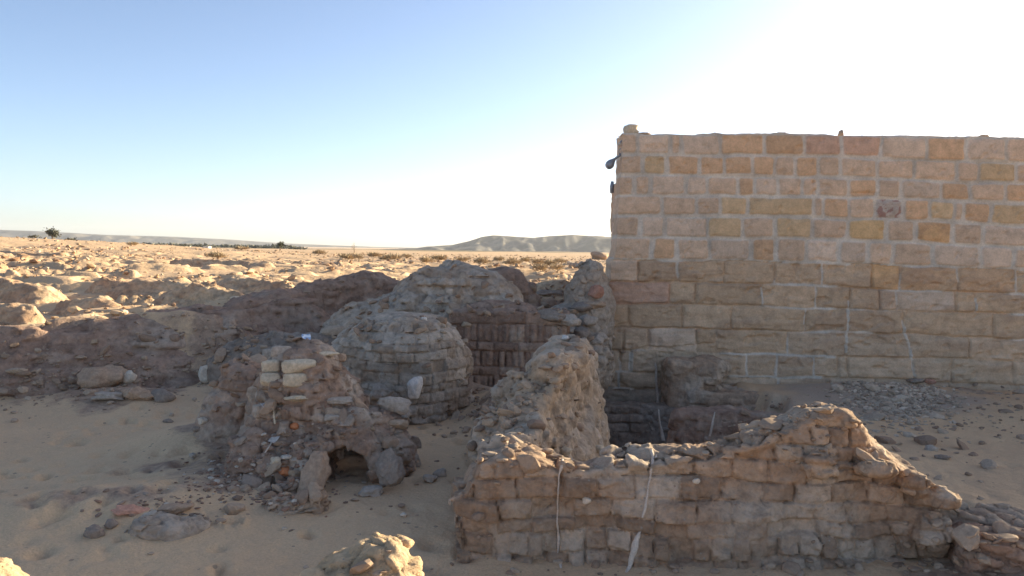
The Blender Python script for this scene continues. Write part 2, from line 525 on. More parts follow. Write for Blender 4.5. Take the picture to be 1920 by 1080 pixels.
    mud = np.maximum(mud, 0.9 * sstep(0.2, 0.6, rough * (0.5 + 0.5 * fbm2(x, y, 0.6, 3, 93)) * m) * (1 - sstep(60, 140, r)) * 0.7)
    near = 0
    for cx, cy, sx, sy in ((-2.1, 6.3, 1.0, 0.8), (-3.0, 5.5, 0.5, 0.3), (-2.6, 7.6, 1.0, 0.7), (-0.6, 9.6, 0.9, 0.6), (2.9, 4.4, 1.6, 0.6), (0.1, 8.8, 0.6, 0.9), (-4.6, 9.3, 1.5, 0.7), (-3.2, 10.3, 1.5, 0.9), (-2.2, 11.2, 1.0, 0.8)):
        near = np.maximum(near, gauss(x, y, cx, cy, sx, sy))
    mud = np.maximum(mud, 0.8 * sstep(0.2, 0.95, near + 0.3 * fbm2(x, y, 2.0, 3, 95)))
    mud = np.maximum(mud, pit)
    grav = sstep(0.3, 0.7, gauss(x, y, 5.0, 10.9, 1.5, 1.2) + 0.15 * fbm2(x, y, 2, 2, 97))
    veg = sstep(420, 700, r) * (1 - sstep(2000, 2600, r)) * sstep(-0.25, 0.25, fbm2(x, y * 0.35, 0.0022, 3, 99) + 0.35) * (1 - sstep(-0.08, 0.12, np.arctan2(x, np.maximum(y, 1)) - 0.05))
    return z, mud, grav, veg

rr = [0.03]
while rr[-1] < 9000:
    r0 = rr[-1]
    rr.append(r0 + (0.25 if r0 < 3.2 else max(0.03, (0.0065 if r0 < 160 else 0.03) * r0)))
rr = np.array(rr)
th = np.concatenate([np.arange(-44, 44.01, 0.115), np.arange(47, 316, 4.0)])
T, R = np.meshgrid(np.radians(th), rr, indexing='ij')
gx, gy = (R * np.sin(T)).ravel(), (R * np.cos(T)).ravel()
gz, mud, grav, veg = H(gx, gy, True)
nt_, nr_ = T.shape
ii, jj = np.meshgrid(np.arange(nt_), np.arange(nr_ - 1), indexing='ij')
i2 = (ii + 1) % nt_
GF = np.stack([ii * nr_ + jj, i2 * nr_ + jj, i2 * nr_ + jj + 1, ii * nr_ + jj + 1], -1).reshape(-1, 4)
GV = np.stack([gx, gy, gz], 1)

m, nt, b = mat_new("desert_sand")
P = pos_out(nt)
sandc = mixc(nt, ramp(nt, noise_n(nt, 0.5, 5, 0.6, P), [(0.35, 0.0), (0.65, 1.0)]), alb((0.37, 0.28, 0.192)), alb((0.43, 0.33, 0.22)))
mudc = mixc(nt, ramp(nt, noise_n(nt, 2.3, 5, 0.65, P, 0.5), [(0.38, 0.0), (0.62, 1.0)]), alb((0.225, 0.165, 0.125)), alb((0.28, 0.22, 0.17)))
mudc = mixc(nt, 1.0, mudc, ramp(nt, noise_n(nt, 14, 6, 0.7, P), [(0.3, 0.65), (0.7, 1.3)]), 'MULTIPLY')
mk = math_n(nt, 'ADD', attr(nt, "mud"), math_n(nt, 'MULTIPLY', math_n(nt, 'SUBTRACT', noise_n(nt, 6, 5, 0.7, P), 0.5), 0.9))
c = mixc(nt, ramp(nt, mk, [(0.35, 0.0), (0.65, 1.0)]), sandc, mudc)
gravc = mixc(nt, noise_n(nt, 26, 4, 0.8, P), alb((0.24, 0.205, 0.17)), alb((0.36, 0.31, 0.26)))
c = mixc(nt, attr(nt, "grav"), c, gravc)
c = mixc(nt, math_n(nt, 'MULTIPLY', attr(nt, "veg"), 0.85), c, (0.075, 0.085, 0.05))
v = node(nt, "ShaderNodeTexVoronoi"); v.inputs["Scale"].default_value = 16
nt.links.new(P, v.inputs["Vector"])
sel = node(nt, "ShaderNodeSeparateColor"); nt.links.new(v.outputs["Color"], sel.inputs[0])
pm = math_n(nt, 'MULTIPLY', math_n(nt, 'GREATER_THAN', sel.outputs[0], 0.94), math_n(nt, 'LESS_THAN', v.outputs["Distance"], 0.25))
c = mixc(nt, math_n(nt, 'MULTIPLY', pm, 0.55), c, (0.16, 0.13, 0.105))
c = mixc(nt, 1.0, c, ramp(nt, noise_n(nt, 70, 3, 0.8, P), [(0.3, 0.86), (0.7, 1.12)]), 'MULTIPLY')
nt.links.new(c, b.inputs["Base Color"])
bump(nt, b, [(noise_n(nt, 5, 4, 0.6, P), 0.6, 0.07), (noise_n(nt, 22, 5, 0.7, P), 0.45, 0.018), (noise_n(nt, 120, 3, 0.7, P), 0.3, 0.005)])
M['ground'] = m
gme = new_mesh("ground", GV, GF, {"mud": mud, "grav": grav, "veg": veg})
gob = link("ground", gme, M['ground'])
tag(gob, "pale desert sand of the excavated court and the sunlit field beyond", "ground", kind="structure")
_near = (np.hypot(gx, gy) < 300)
keep = _near[GF].all(1)
SOLIDS.append((GV.astype(np.float32), GF[keep]))

# ------------------------------------------------------------------ far hills
def hill_range(name, label, pts, depth, mat, seed, na=360, nd=40):
    """pts: photo skyline (px, py); the range stands at distance Y and falls towards the viewer over `depth` metres"""
    Y = pts[0][2]
    xs = np.array([at(p[0], p[1], p[2])[0] for p in pts]); zs = np.array([at(p[0], p[1], p[2])[2] for p in pts])
    A = np.linspace(xs[0], xs[-1], na); Dp = np.linspace(-1.0, 1.0, nd)
    AA, DD = np.meshgrid(A, Dp, indexing='ij')
    top = np.interp(AA, xs, zs) + 26
    n = fbm2(AA.ravel(), (DD * depth).ravel(), 1 / (depth * 0.35), 4, seed).reshape(AA.shape)
    gul = np.abs(fbm2(AA.ravel(), (DD * depth * 0.25).ravel(), 1 / (depth * 0.16), 3, seed + 5).reshape(AA.shape))
    prof = np.where(DD < 0, sstep(-1.0, -0.12, DD) ** 0.8, 1 - 0.6 * sstep(0.3, 1, DD))
    z = -26 + top * np.clip(prof + 0.22 * (n - gul) * (DD < -0.05) * sstep(-1, -0.6, DD) * (1 - sstep(-0.3, -0.05, DD)), -0.1, 1.0)
    z = z + 0.012 * top * n * (DD >= -0.05)
    z = np.where(DD < -0.95, -40, z)
    V = np.stack([AA, Y + DD * depth, z], -1).reshape(-1, 3)
    a, d = np.meshgrid(np.arange(na - 1), np.arange(nd - 1), indexing='ij')
    F = np.stack([a * nd + d, (a + 1) * nd + d, (a + 1) * nd + d + 1, a * nd + d + 1], -1).reshape(-1, 4)
    o = link(name, new_mesh(name, V, F), mat)
    return tag(o, label, "hills", kind="structure")
m, nt, b = mat_new("hill_rock")
P = pos_out(nt)
c = mixc(nt, ramp(nt, noise_n(nt, 0.012, 5, 0.6, P), [(0.5, 0.0), (0.68, 1.0)]), (0.10, 0.09, 0.08), (0.26, 0.215, 0.16))
nt.links.new(c, b.inputs["Base Color"])
M['hill'] = m
hill_range("hills", "long pale escarpment fading along the left horizon", [(-900, 424, 5200), (-300, 427, 5200), (0, 431, 5200), (80, 434, 5200), (180, 440, 5200), (320, 444, 5200), (400, 448, 5200), (520, 456, 5200), (620, 460, 5200), (700, 463, 5200), (790, 465, 5200), (900, 470, 5200)], 600, M['hill'], 101)
hill_range("hills", "grey flat topped hill on the horizon left of the stone wall", [(690, 468, 2600), (790, 465, 2600), (820, 461, 2600), (850, 459, 2600), (880, 452, 2600), (905, 444, 2600), (925, 441, 2600), (960, 443, 2600), (1000, 446, 2600), (1030, 443, 2600), (1070, 441, 2600), (1140, 444, 2600), (1250, 446, 2600), (1500, 450, 2600), (1800, 455, 2600)], 420, M['hill'], 111)

# ------------------------------------------------------------------ temple
BX = [1120, 1165, 1340, 1520, 1700, 1920, 2800]
BY = [[249, 249, 250, 251, 255, 258], [289, 289, 291, 292, 298, 304], [327, 327, 329, 331, 337, 344], [365, 366, 367, 368, 373, 380],
      [403, 404, 405, 408, 412, 422], [444, 444, 446, 448, 454, 463], [485, 486, 489, 492, 498, 505], [527, 529, 531, 533, 545, 551],
      [569, 570, 572, 578, 583, 589], [612, 613, 617, 622, 626, 637], [655, 656, 661, 668, 671, 678], [696, 697, 703, 708, 712, 725],
      [727, 728, 735, 745, 752, 766], [764, 765, 772, 783, 790, 806], [800, 801, 810, 820, 828, 845], [838, 839, 848, 858, 866, 884], [876, 877, 886, 896, 904, 924]]
for _q in BY: _q.append(_q[-1] + (_q[-1] - _q[3]) * 2.2)
JT = [[1195, 1257, 1278, 1349, 1434, 1507, 1579, 1652, 1736, 1811, 1886],
      [1207, 1249, 1311, 1356, 1410, 1453, 1491, 1535, 1577, 1645, 1712, 1793, 1834, 1905],
      [1188, 1219, 1287, 1326, 1382, 1414, 1457, 1505, 1532, 1590, 1644, 1689, 1762, 1817, 1885],
      [1240, 1304, 1349, 1401, 1525, 1543, 1591, 1640, 1692, 1742, 1788, 1806, 1856],
      [1200, 1247, 1328, 1391, 1453, 1521, 1588, 1660, 1717, 1786, 1843],
      [1222, 1270, 1330, 1407, 1456, 1511, 1573, 1625, 1673, 1748, 1838, 1899],
      [1196, 1271, 1358, 1452, 1540, 1634, 1688, 1795, 1905],
      [1256, 1304, 1428, 1528, 1594, 1648, 1680, 1790, 1826],
      [1178, 1278, 1372, 1508, 1589, 1693, 1862],
      [1168, 1215, 1305, 1343, 1476, 1586, 1708, 1818],
      [1163, 1183, 1232, 1330, 1400, 1455, 1525, 1571, 1590, 1713, 1785, 1900],
      [1160, 1240, 1340, 1460, 1556, 1640, 1713, 1780, 1912],
      [1190, 1260, 1350, 1430, 1520, 1610, 1700, 1790, 1880], [1170, 1225, 1300, 1380, 1460, 1550, 1640, 1740, 1840],
      [1200, 1270, 1340, 1420, 1500, 1590, 1680, 1780, 1880], [1170, 1240, 1310, 1390, 1470, 1550, 1650, 1750, 1850]]
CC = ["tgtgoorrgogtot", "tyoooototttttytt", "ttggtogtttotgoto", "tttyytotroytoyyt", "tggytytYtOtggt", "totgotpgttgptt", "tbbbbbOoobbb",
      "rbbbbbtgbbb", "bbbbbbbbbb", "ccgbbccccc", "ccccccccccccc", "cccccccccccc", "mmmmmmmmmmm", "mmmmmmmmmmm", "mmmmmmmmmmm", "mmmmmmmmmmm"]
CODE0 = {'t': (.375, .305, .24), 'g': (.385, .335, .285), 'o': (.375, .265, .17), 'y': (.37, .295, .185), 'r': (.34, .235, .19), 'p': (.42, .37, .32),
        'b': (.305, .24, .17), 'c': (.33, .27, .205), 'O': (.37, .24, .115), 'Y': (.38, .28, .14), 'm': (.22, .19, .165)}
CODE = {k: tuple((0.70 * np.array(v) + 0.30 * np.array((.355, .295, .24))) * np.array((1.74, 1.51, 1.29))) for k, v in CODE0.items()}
TA = math.atan2(0.30, 6.04)
TT = np.array([math.cos(TA), -math.sin(TA), 0]); TN = np.array([-math.sin(TA), -math.cos(TA), 0]); TO = np.array([1.66, 12.0, 0])
def on_wall(px, py):
    d = ray(px, py); k = ((TO - CAM) @ TN) / (d @ TN)
    q = CAM + d * k
    return (q - TO) @ TT, q[2]
WALL_U1 = 12.4
lp = [(236, 1167), (290, 1167), (330, 1164), (365, 1161), (404, 1159), (444, 1158), (484, 1151), (488, 1146), (527, 1146), (531, 1131), (568, 1131), (572, 1127), (612, 1127), (615, 1121), (655, 1122), (658, 1127), (697, 1127), (699, 1125), (850, 1122), (960, 1120)]
lu = np.array([on_wall(x, y) for y, x in lp])
ls, lz = lu[::-1, 0], lu[::-1, 1]
tp = [(1120, 250), (1166, 250), (1190, 249), (1215, 253), (1250, 251), (1300, 253), (1335, 249), (1345, 249), (1360, 252), (1405, 250), (1450, 251), (1465, 249), (1500, 251), (1545, 251), (1560, 254), (1640, 255), (1700, 253), (1760, 256), (1810, 258), (1835, 255), (1860, 257), (1920, 258), (2400, 264), (2700, 268)]
tu = np.array([on_wall(x, y) for x, y in tp])
nu, nz = 920, 410
sv = np.linspace(0, 1, nu); tv = np.linspace(0, 1, nz)
ZB = -1.45
zz = ZB + tv * (3.66 - ZB)
S_, Zr = np.meshgrid(sv, tv, indexing='ij')
U = 0.0 * S_
for _ in range(3):
    ztop = np.interp(U, tu[:, 0], tu[:, 1]) + 0.006 * fbm2(U.ravel(), U.ravel() * 0, 9, 3, 201).reshape(U.shape)
    Z = ZB + Zr * (ztop - ZB)
    uL = np.interp(Z, lz, ls) + 0.008 * fbm2(Z.ravel(), Z.ravel() * 0, 6, 2, 203).reshape(U.shape)
    U = uL + S_ * (WALL_U1 - uL)
u, z = U.ravel(), Z.ravel()
W0 = TO + u[:, None] * TT; W0[:, 2] = z
px, py = proj(W0)
P2 = np.stack([u, z, np.zeros_like(u)], 1)
wx = px + 2.2 * fbm(P2, 3.5, 3, 211); wy = py + 1.6 * fbm(P2, 2.8, 3, 221)
bound = np.stack([np.interp(wx, BX, q) for q in BY], 0)
ci = np.clip((wy[None] > bound).sum(0) - 1, 0, len(JT) - 1)
ar = np.arange(len(u))
dyt, dyb = wy - bound[ci, ar], bound[ci + 1, ar] - wy
colr = np.zeros((len(u), 3)); dxe = np.zeros(len(u)); bid = np.zeros(len(u))
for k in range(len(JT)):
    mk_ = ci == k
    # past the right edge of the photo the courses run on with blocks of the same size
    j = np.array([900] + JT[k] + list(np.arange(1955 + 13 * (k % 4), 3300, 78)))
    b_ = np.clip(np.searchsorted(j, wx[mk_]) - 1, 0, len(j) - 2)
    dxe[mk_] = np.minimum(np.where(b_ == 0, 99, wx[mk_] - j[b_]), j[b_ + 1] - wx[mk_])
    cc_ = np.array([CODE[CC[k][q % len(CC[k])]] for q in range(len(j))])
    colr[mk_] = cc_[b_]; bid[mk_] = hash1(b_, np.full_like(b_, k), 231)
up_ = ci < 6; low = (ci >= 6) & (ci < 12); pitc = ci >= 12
dye = np.minimum(dyt, dyb)
mwx = np.where(up_, 2.8, np.where(low, 1.1, 1.6)) * (0.75 + 0.6 * np.clip(fbm(P2, 1.5, 2, 241) + 0.4, 0, 1)); mwy = np.where(up_, 2.5, np.where(low, 1.3, 1.6)) * (0.75 + 0.6 * np.clip(fbm(P2, 1.9, 2, 251) + 0.4, 0, 1))
e = smin(dxe - mwx, dye - mwy, np.where(up_, 5.0, 2.0))      # px; negative in the mortar
ef = np.clip(e / np.where(up_, 2.2, 1.6), 0, 1)
bulge = 0.012 * np.clip(e / 14, 0, 1) ** 0.5
filled = np.where(up_, 1.0, sstep(-0.35, 0.15, fbm(P2, 1.1, 3, 261)))
d = np.where(up_, 0.017 * ef, np.where(filled > 0.5, 0.010 * ef, 0.035 * ef - 0.025)) + bulge + 0.014 * (bid - 0.5)
ero = np.clip(fbm(np.stack([u, z * 4.5, 0 * u], 1), 1.6, 4, 271), -1, 1)
d += np.where(up_, 0.004, 0.016) * ero * ef * (1 - 0.3 * up_)
d += np.where(up_, 0.004, 0.009) * fbm(P2, 6, 4, 281) + np.where(pitc, 0.03, 0) * fbm(P2, 3, 3, 291)
cav = sstep(0.52, 0.8, fbm(np.stack([u, z * 2.2, 0 * u], 1), 2.4, 3, 301)) * (low | pitc)
d -= 0.03 * cav * ef
pitn = sstep(0.55, 0.85, fbm(P2, 9, 3, 341)); d -= 0.016 * pitn * ef
chip = sstep(0.2, 0.6, fbm(P2, 5, 3, 351)) * (1 - np.clip(e / 7, 0, 1)) * ef; d -= 0.018 * chip
for hx, hy in ((1524, 342), (1527, 357), (1523, 362)):
    d -= 0.05 * np.exp(-((px - hx) / 3.2) ** 2 - ((py - hy) / 3.2) ** 2)
d -= 0.035 * np.exp(-((px - 1620) / 22) ** 2 - ((py - 362) / 1.6) ** 2)
mwx_unused = 0
mort = np.where(up_[:, None], np.array([[.68, .60, .49]]), np.array([[.66, .58, .48]]))
mcol = mort * (0.92 + 0.16 * np.clip(fbm(P2, 4, 2, 311), -1, 1))[:, None]
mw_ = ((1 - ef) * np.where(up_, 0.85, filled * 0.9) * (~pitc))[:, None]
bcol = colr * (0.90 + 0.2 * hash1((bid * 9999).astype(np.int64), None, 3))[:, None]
patch = sstep(0.25, 0.6, fbm(P2, 1.2, 3, 321))[:, None] * low[:, None]
bcol = bcol * (1 - patch * 0.3) + np.array([[.50, .385, .26]]) * patch * 0.3
strat = (sstep(0.2, 0.6, ero) * low)[:, None]
bcol = bcol * (1 - strat * 0.3) + np.array([[.36, .235, .16]]) * strat * 0.3
rus = (sstep(0.35, 0.7, fbm(P2, 2.6, 3, 331)) * up_)[:, None] * (colr[:, 2:3] < 0.2)
bcol = bcol * (1 - rus * 0.45) + np.array([[.46, .28, .165]]) * rus * 0.45
# rubble-textured red block of the upper wall
rb = ((px > 1642) & (px < 1690) & (py > 373) & (py < 410))[:, None]
wv = worley(P2, 14, 5)
bcol = np.where(rb, np.where((wv[2] > 0.55)[:, None], np.array([[.52, .42, .34]]), np.array([[.38, .225, .175]])), bcol)
d -= np.where(rb[:, 0], 0.02 * wv[0], 0)
fcol = bcol * (1 - mw_) + mcol * mw_
# long pale mortar runs crossing several courses at the lower right
def runline(pts, w):
    global fcol, d
    for (x0, y0), (x1, y1) in zip(pts[:-1], pts[1:]):
        L2 = (x1 - x0) ** 2 + (y1 - y0) ** 2
        t = np.clip(((wx - x0) * (x1 - x0) + (wy - y0) * (y1 - y0)) / L2, 0, 1)
        q = np.hypot(wx - x0 - t * (x1 - x0), wy - y0 - t * (y1 - y0))
        k = (1 - sstep(w * 0.5, w, q))[:, None]
        fcol = fcol * (1 - k) + np.array([[.64, .56, .46]]) * k
        d = d + 0.008 * k[:, 0]
runline([(1592, 566), (1589, 605), (1588, 660)], 2.8)
runline([(1691, 602), (1697, 625), (1706, 645), (1712, 675), (1713, 704)], 3.0)
runline([(1508, 583), (1506, 606)], 2.0)
runline([(1827, 560), (1829, 586)], 2.0)
runline([(1428, 540), (1429, 572)], 2.0)
runline([(1183, 664), (1184, 694)], 5.0)
fz = W0 + TN[None] * d[:, None]
a, bq = np.meshgrid(np.arange(nu - 1), np.arange(nz - 1), indexing='ij')
F = np.stack([a * nz + bq, (a + 1) * nz + bq, (a + 1) * nz + bq + 1, a * nz + bq + 1], -1).reshape(-1, 4)
temple = thing("stone_wall", "tall wall of tan and ochre sandstone blocks with pale mortar, right of the mud-brick ruins", "wall", (5.5, 11.8, -0.2))
TL = np.array(temple.location)
m, nt, b = mat_new("sandstone")
P = pos_out(nt)
c = mixc(nt, 1.0, attr(nt, "col", "Color"), ramp(nt, noise_n(nt, 7, 6, 0.65, P, 0.3), [(0.28, 0.78), (0.5, 1.0), (0.72, 1.18)]), 'MULTIPLY')
c = mixc(nt, 1.0, c, ramp(nt, noise_n(nt, 45, 4, 0.75, P), [(0.3, 0.86), (0.7, 1.13)]), 'MULTIPLY')
nt.links.new(c, b.inputs["Base Color"])
bump(nt, b, [(noise_n(nt, 12, 5, 0.65, P), 0.45, 0.02), (noise_n(nt, 60, 5, 0.7, P), 0.4, 0.008)])
M['sandstone'] = m
# return of the masonry over the top and round the left end
def back_strip(edge, cols, nrm, steps, dst, seed):
    n = len(edge); Vs = [edge]; Cs = [cols]
    for k in range(1, steps + 1):
        p = edge - TN[None] * 0 + np.array([0, 1.0, 0])[None] * (dst * k / steps)
        p = p + nrm[None] * (0.02 * fbm(p, 5, 3, seed))[:, None]
        Vs.append(p); Cs.append(cols * 0.97)
    V = np.concatenate(Vs); C = np.concatenate(Cs)
    i, j = np.meshgrid(np.arange(n - 1), np.arange(steps), indexing='ij')
    Fq = np.stack([j * n + i, j * n + i + 1, (j + 1) * n + i + 1, (j + 1) * n + i], -1).reshape(-1, 4)
    return V, C, Fq
g3 = fz.reshape(nu, nz, 3); c3 = fcol.reshape(nu, nz, 3)
VT, CT, FT = back_strip(g3[:, -1], c3[:, -1], np.array([0, 0, 1.0]), 10, 0.55, 401)
VL, CL, FL = back_strip(g3[0, ::-1], c3[0, ::-1], np.array([-1.0, 0, 0]), 10, 0.6, 411)
VR, CR, FR = back_strip(g3[-1], c3[-1], np.array([1.0, 0, 0]), 4, 0.6, 421)
Vall = [fz, VT, VL, VR]; off = 0; Fa = []
for vv, ff in zip(Vall, [F, FT, FL, FR]):
    Fa.append(ff + off); off += len(vv)
Vall = np.concatenate(Vall)
SOLIDS.append((Vall.astype(np.float32), np.concatenate(Fa)))
link("masonry_face", new_mesh("masonry_face", Vall - TL, Fa, {"col": np.concatenate([fcol, CT, CL, CR])}), M['sandstone'], temple)
# core of the building behind the face
def box_mesh(name, lo, hi):
    V = np.array([(x, y, z) for x in (lo[0], hi[0]) for y in (lo[1], hi[1]) for z in (lo[2], hi[2])], float)
    F = np.array([(0, 1, 3, 2), (4, 6, 7, 5), (0, 4, 5, 1), (2, 3, 7, 6), (0, 2, 6, 4), (1, 5, 7, 3)])
    return V, F
V, F = box_mesh("core", (2.42, 12.62, -0.6), (13.6, 18.3, 3.42))
link("building_core", new_mesh("building_core", V - TL, F, {"col": np.full((8, 3), .33)}, smooth=False), M['sandstone'], temple)
# ------------------------------------------------------------------ mud-brick ruins
def u_wall(ang):
    dx, dy = math.cos(ang), math.sin(ang)
    def f(P, N):
        al = P[:, 0] * dx + P[:, 1] * dy
        ac = -P[:, 0] * dy + P[:, 1] * dx
        return np.where(np.abs(N[:, 0] * dx + N[:, 1] * dy) < 0.65, al, ac)
    return f
def u_dome(c, R):
    return lambda P, N: np.arctan2(P[:, 0] - c[0], -(P[:, 1] - c[1])) * R
def mud_disp(seed, uf, hc=0.12, L=0.30, amp=0.03, bias=0.1, depth=0.035, rec=0.025, lump=0.05, lfreq=8.0, rows=None, top=(0.45, 0.8), bev=0.02, headers=0.35, missing=0.03, fade=0.35, wob=0.02):
    def f(P, N, d):
        P = P.astype(np.float32)
        n = amp * fbm(P, 2.2, 3, seed) + amp * 0.35 * fbm(P, 12, 3, seed + 20)
        carve, tint = bricks(uf(P, N), P[:, 2].copy(), seed, L, hc, bev, depth, rec, rows, headers, missing, wob, P)
        msk = sstep(-fade, fade, fbm(P, 1.4, 2, seed + 30) + bias) * (1 - sstep(top[0], top[1], N[:, 2]))
        q = P * np.array([1, 1, 1.75], np.float32) + 0.05 * np.stack([vnoise(P, 5, seed), vnoise(P, 5, seed + 1), vnoise(P, 5, seed + 2)], 1)
        w1, w2, wid = worley(q, lfreq, seed + 40)
        rub = lump * (0.62 - 1.05 * wid) + lump * 0.35 * w1 + lump * 0.55 * (1 - sstep(0.0, 0.16, w2 - w1))
        rub = rub * (0.25 + 0.75 * sstep(-0.3, 0.3, fbm(P, 1.9, 2, seed + 70)))
        fine = 0.006 * fbm(P, 32, 2, seed + 80)
        return n + fine + carve * msk + rub * (1 - 0.72 * msk), tint * msk + (0.25 + 0.5 * wid) * (1 - msk)
    return f
def ruin(name, label, lo, hi, h, base, disp, mat, cat="ruined wall", **kw):
    return tag(mass(name, lo, hi, h, base, disp, mat, **kw), label, cat)

# 1 near enclosure wall
NW = [(-0.55, 5.12, 0.34, 0.20), (-0.30, 5.13, 0.36, 0.20), (-0.20, 5.14, 0.56, 0.22), (-0.02, 5.15, 0.61, 0.23), (0.15, 5.15, 0.60, 0.22), (0.30, 5.15, 0.535, 0.2), (0.50, 5.15, 0.545, 0.2), (0.68, 5.15, 0.585, 0.2),
      (0.85, 5.15, 0.57, 0.2), (1.0, 5.16, 0.59, 0.2), (1.25, 5.17, 0.645, 0.2), (1.5, 5.18, 0.68, 0.22), (1.75, 5.2, 0.77, 0.24), (1.92, 5.2, 0.87, 0.24), (2.10, 5.2, 0.89, 0.22), (2.22, 5.2, 0.83, 0.2), (2.35, 5.18, 0.70, 0.19),
      (2.52, 5.15, 0.56, 0.19), (2.64, 5.12, 0.50, 0.18), (2.80, 5.08, 0.35, 0.18), (3.0, 5.02, 0.27, 0.2), (3.45, 4.98, 0.24, 0.2)]
def b_near(P):
    d = wallpath(P, NW, -0.3, 0.07, 0.20)
    d = np.maximum(d, -(P[:, 0] + 0.36 + 0.12 * np.maximum(P[:, 2] - 0.2, 0)))
    d = smin(d, ell(P, (2.62, 4.86, 0.17), (0.17, 0.13, 0.15)), 0.04)
    d = smin(d, ell(P, (2.52, 4.93, 0.46), (0.13, 0.14, 0.10)), 0.03)
    d = smin(d, ell(P, (2.28, 4.90, 0.55), (0.16, 0.14, 0.11)), 0.03)
    d = smin(d, ell(P, (1.93, 4.90, 0.56), (0.15, 0.13, 0.13)), 0.03)
    d = smin(d, ell(P, (2.72, 4.92, 0.36), (0.12, 0.13, 0.08)), 0.03)
    return d
near = ruin("mudbrick_wall", "long low grey-brown mud-brick wall across the right foreground with sunlit crest", (-0.62, 4.5, -0.12), (3.5, 5.62, 1.02), 0.012, b_near,
            mud_disp(1001, u_wall(0), 0.112, 0.25, 0.040, 0.42, 0.055, 0.045, 0.06, 7.0, fade=0.45, wob=0.04, bev=0.018, headers=0.3, missing=0.07), M['mud'])

# 2 eroded stub running back from it
SB = [(0.0, 5.35, 0.60, 0.22), (0.06, 5.8, 0.65, 0.19), (0.12, 6.15, 0.68, 0.18), (0.20, 6.5, 0.76, 0.19), (0.31, 6.9, 0.86, 0.20), (0.42, 7.3, 0.98, 0.22), (0.52, 7.7, 1.05, 0.21), (0.58, 7.95, 1.02, 0.18)]
def b_stub(P):
    d = wallpath(P, SB, -1.0, 0.10, 0.24)
    d = smin(d, ell(P, (0.02, 6.9, 0.55), (0.22, 0.3, 0.28)), 0.08)
    d = smin(d, ell(P, (-0.1, 6.2, 0.35), (0.2, 0.3, 0.25)), 0.08)
    d = smin(d, ell(P, (0.35, 6.75, 0.85), (0.17, 0.15, 0.13)), 0.03)
    return d
ruin("eroded_wall_stub", "lumpy eroded mud wall stub climbing back beside the alcove, crumbled into rounded lumps", (-0.45, 5.3, -1.05), (1.25, 8.35, 1.25), 0.018, b_stub,
     mud_disp(1101, u_wall(rad(78)), 0.12, 0.26, 0.07, -0.15, 0.035, 0.04, 0.06, 5.0, fade=0.3), M['mud_pale2'])

# 3 left broken vault with its dark opening
def b_vault(P):
    d = ell(P, (-1.80, 6.95, 0.02), (0.62, 0.60, 1.03))
    d = smin(d, ell(P, (-1.70, 6.85, 0.60), (0.42, 0.40, 0.38)), 0.12)
    d = smin(d, ell(P, (-2.50, 7.45, 0.0), (0.46, 0.40, 0.84)), 0.08)
    d = smin(d, ell(P, (-1.25, 6.60, 0.10), (0.42, 0.42, 0.50)), 0.12)
    d = smin(d, ell(P, (-1.02, 6.75, 0.0), (0.30, 0.35, 0.34)), 0.10)
    d = smin(d, ell(P, (-1.95, 6.35, -0.05), (0.36, 0.36, 0.40)), 0.15)
    d = smin(d, ell(P, (-1.66, 6.25, 0.0), (0.16, 0.18, 0.36)), 0.06)
    d = smin(d, ell(P, (-1.75, 5.98, -0.02), (0.24, 0.16, 0.14)), 0.06)
    # barrel opening running in from the front, with its own floor
    ax = (P[:, 0] + 1.30) - 0.10 * (P[:, 1] - 6.2)
    zz_ = P[:, 2]
    tun = np.where(zz_ > 0.13, np.hypot(ax / 0.95, (zz_ - 0.13) * (1.0 + 0.4 * (ax > 0))) - 0.20, np.abs(ax) / 0.95 - 0.20) + 0.05 * fbm(P.astype(np.float32), 6, 2, 77)
    tun = np.maximum(tun, P[:, 1] - 7.0)
    return np.maximum(d, -tun)
vault = ruin("broken_vault", "broken mud-brick vault with a small dark opening at left, pale bricks at its crown", (-3.1, 5.75, -0.15), (-0.6, 7.95, 1.2), 0.0155, b_vault,
             mud_disp(1201, u_dome((-1.8, 6.9), 0.7), 0.112, 0.25, 0.065, 0.25, 0.045, 0.06, 0.07, 6.0, fade=0.4, top=(0.55, 0.9)), M['mud_brown2'], cat="ruined vault")

# 4 beehive vault in the middle
def b_dome(P):
    d = revolve(P, (-1.22, 9.12, 0), [(-0.2, 0.74), (0.1, 0.76), (0.55, 0.755), (0.80, 0.72), (0.95, 0.64), (1.06, 0.50), (1.13, 0.30), (1.17, 0.02)])
    d = smin(d, ell(P, (-1.85, 9.2, 0.2), (0.45, 0.5, 0.75)), 0.1)
    d = smin(d, ell(P, (-1.45, 8.45, 0.2), (0.24, 0.16, 0.20)), 0.04)
    d = smin(d, ell(P, (-1.28, 8.36, 0.12), (0.24, 0.14, 0.13)), 0.03)
    return d
ruin("beehive_vault", "rounded grey mud-brick dome standing in the middle of the ruins", (-2.5, 8.1, -0.15), (-0.3, 10.1, 1.3), 0.0165, b_dome,
     mud_disp(1301, u_dome((-1.22, 9.12), 0.76), 0.108, 0.20, 0.045, 0.8, 0.06, 0.05, 0.05, 5.5, wob=0.03, bev=0.017, fade=0.4, top=(0.78, 0.97), headers=0.5), M['mud_grey'], cat="ruined vault")

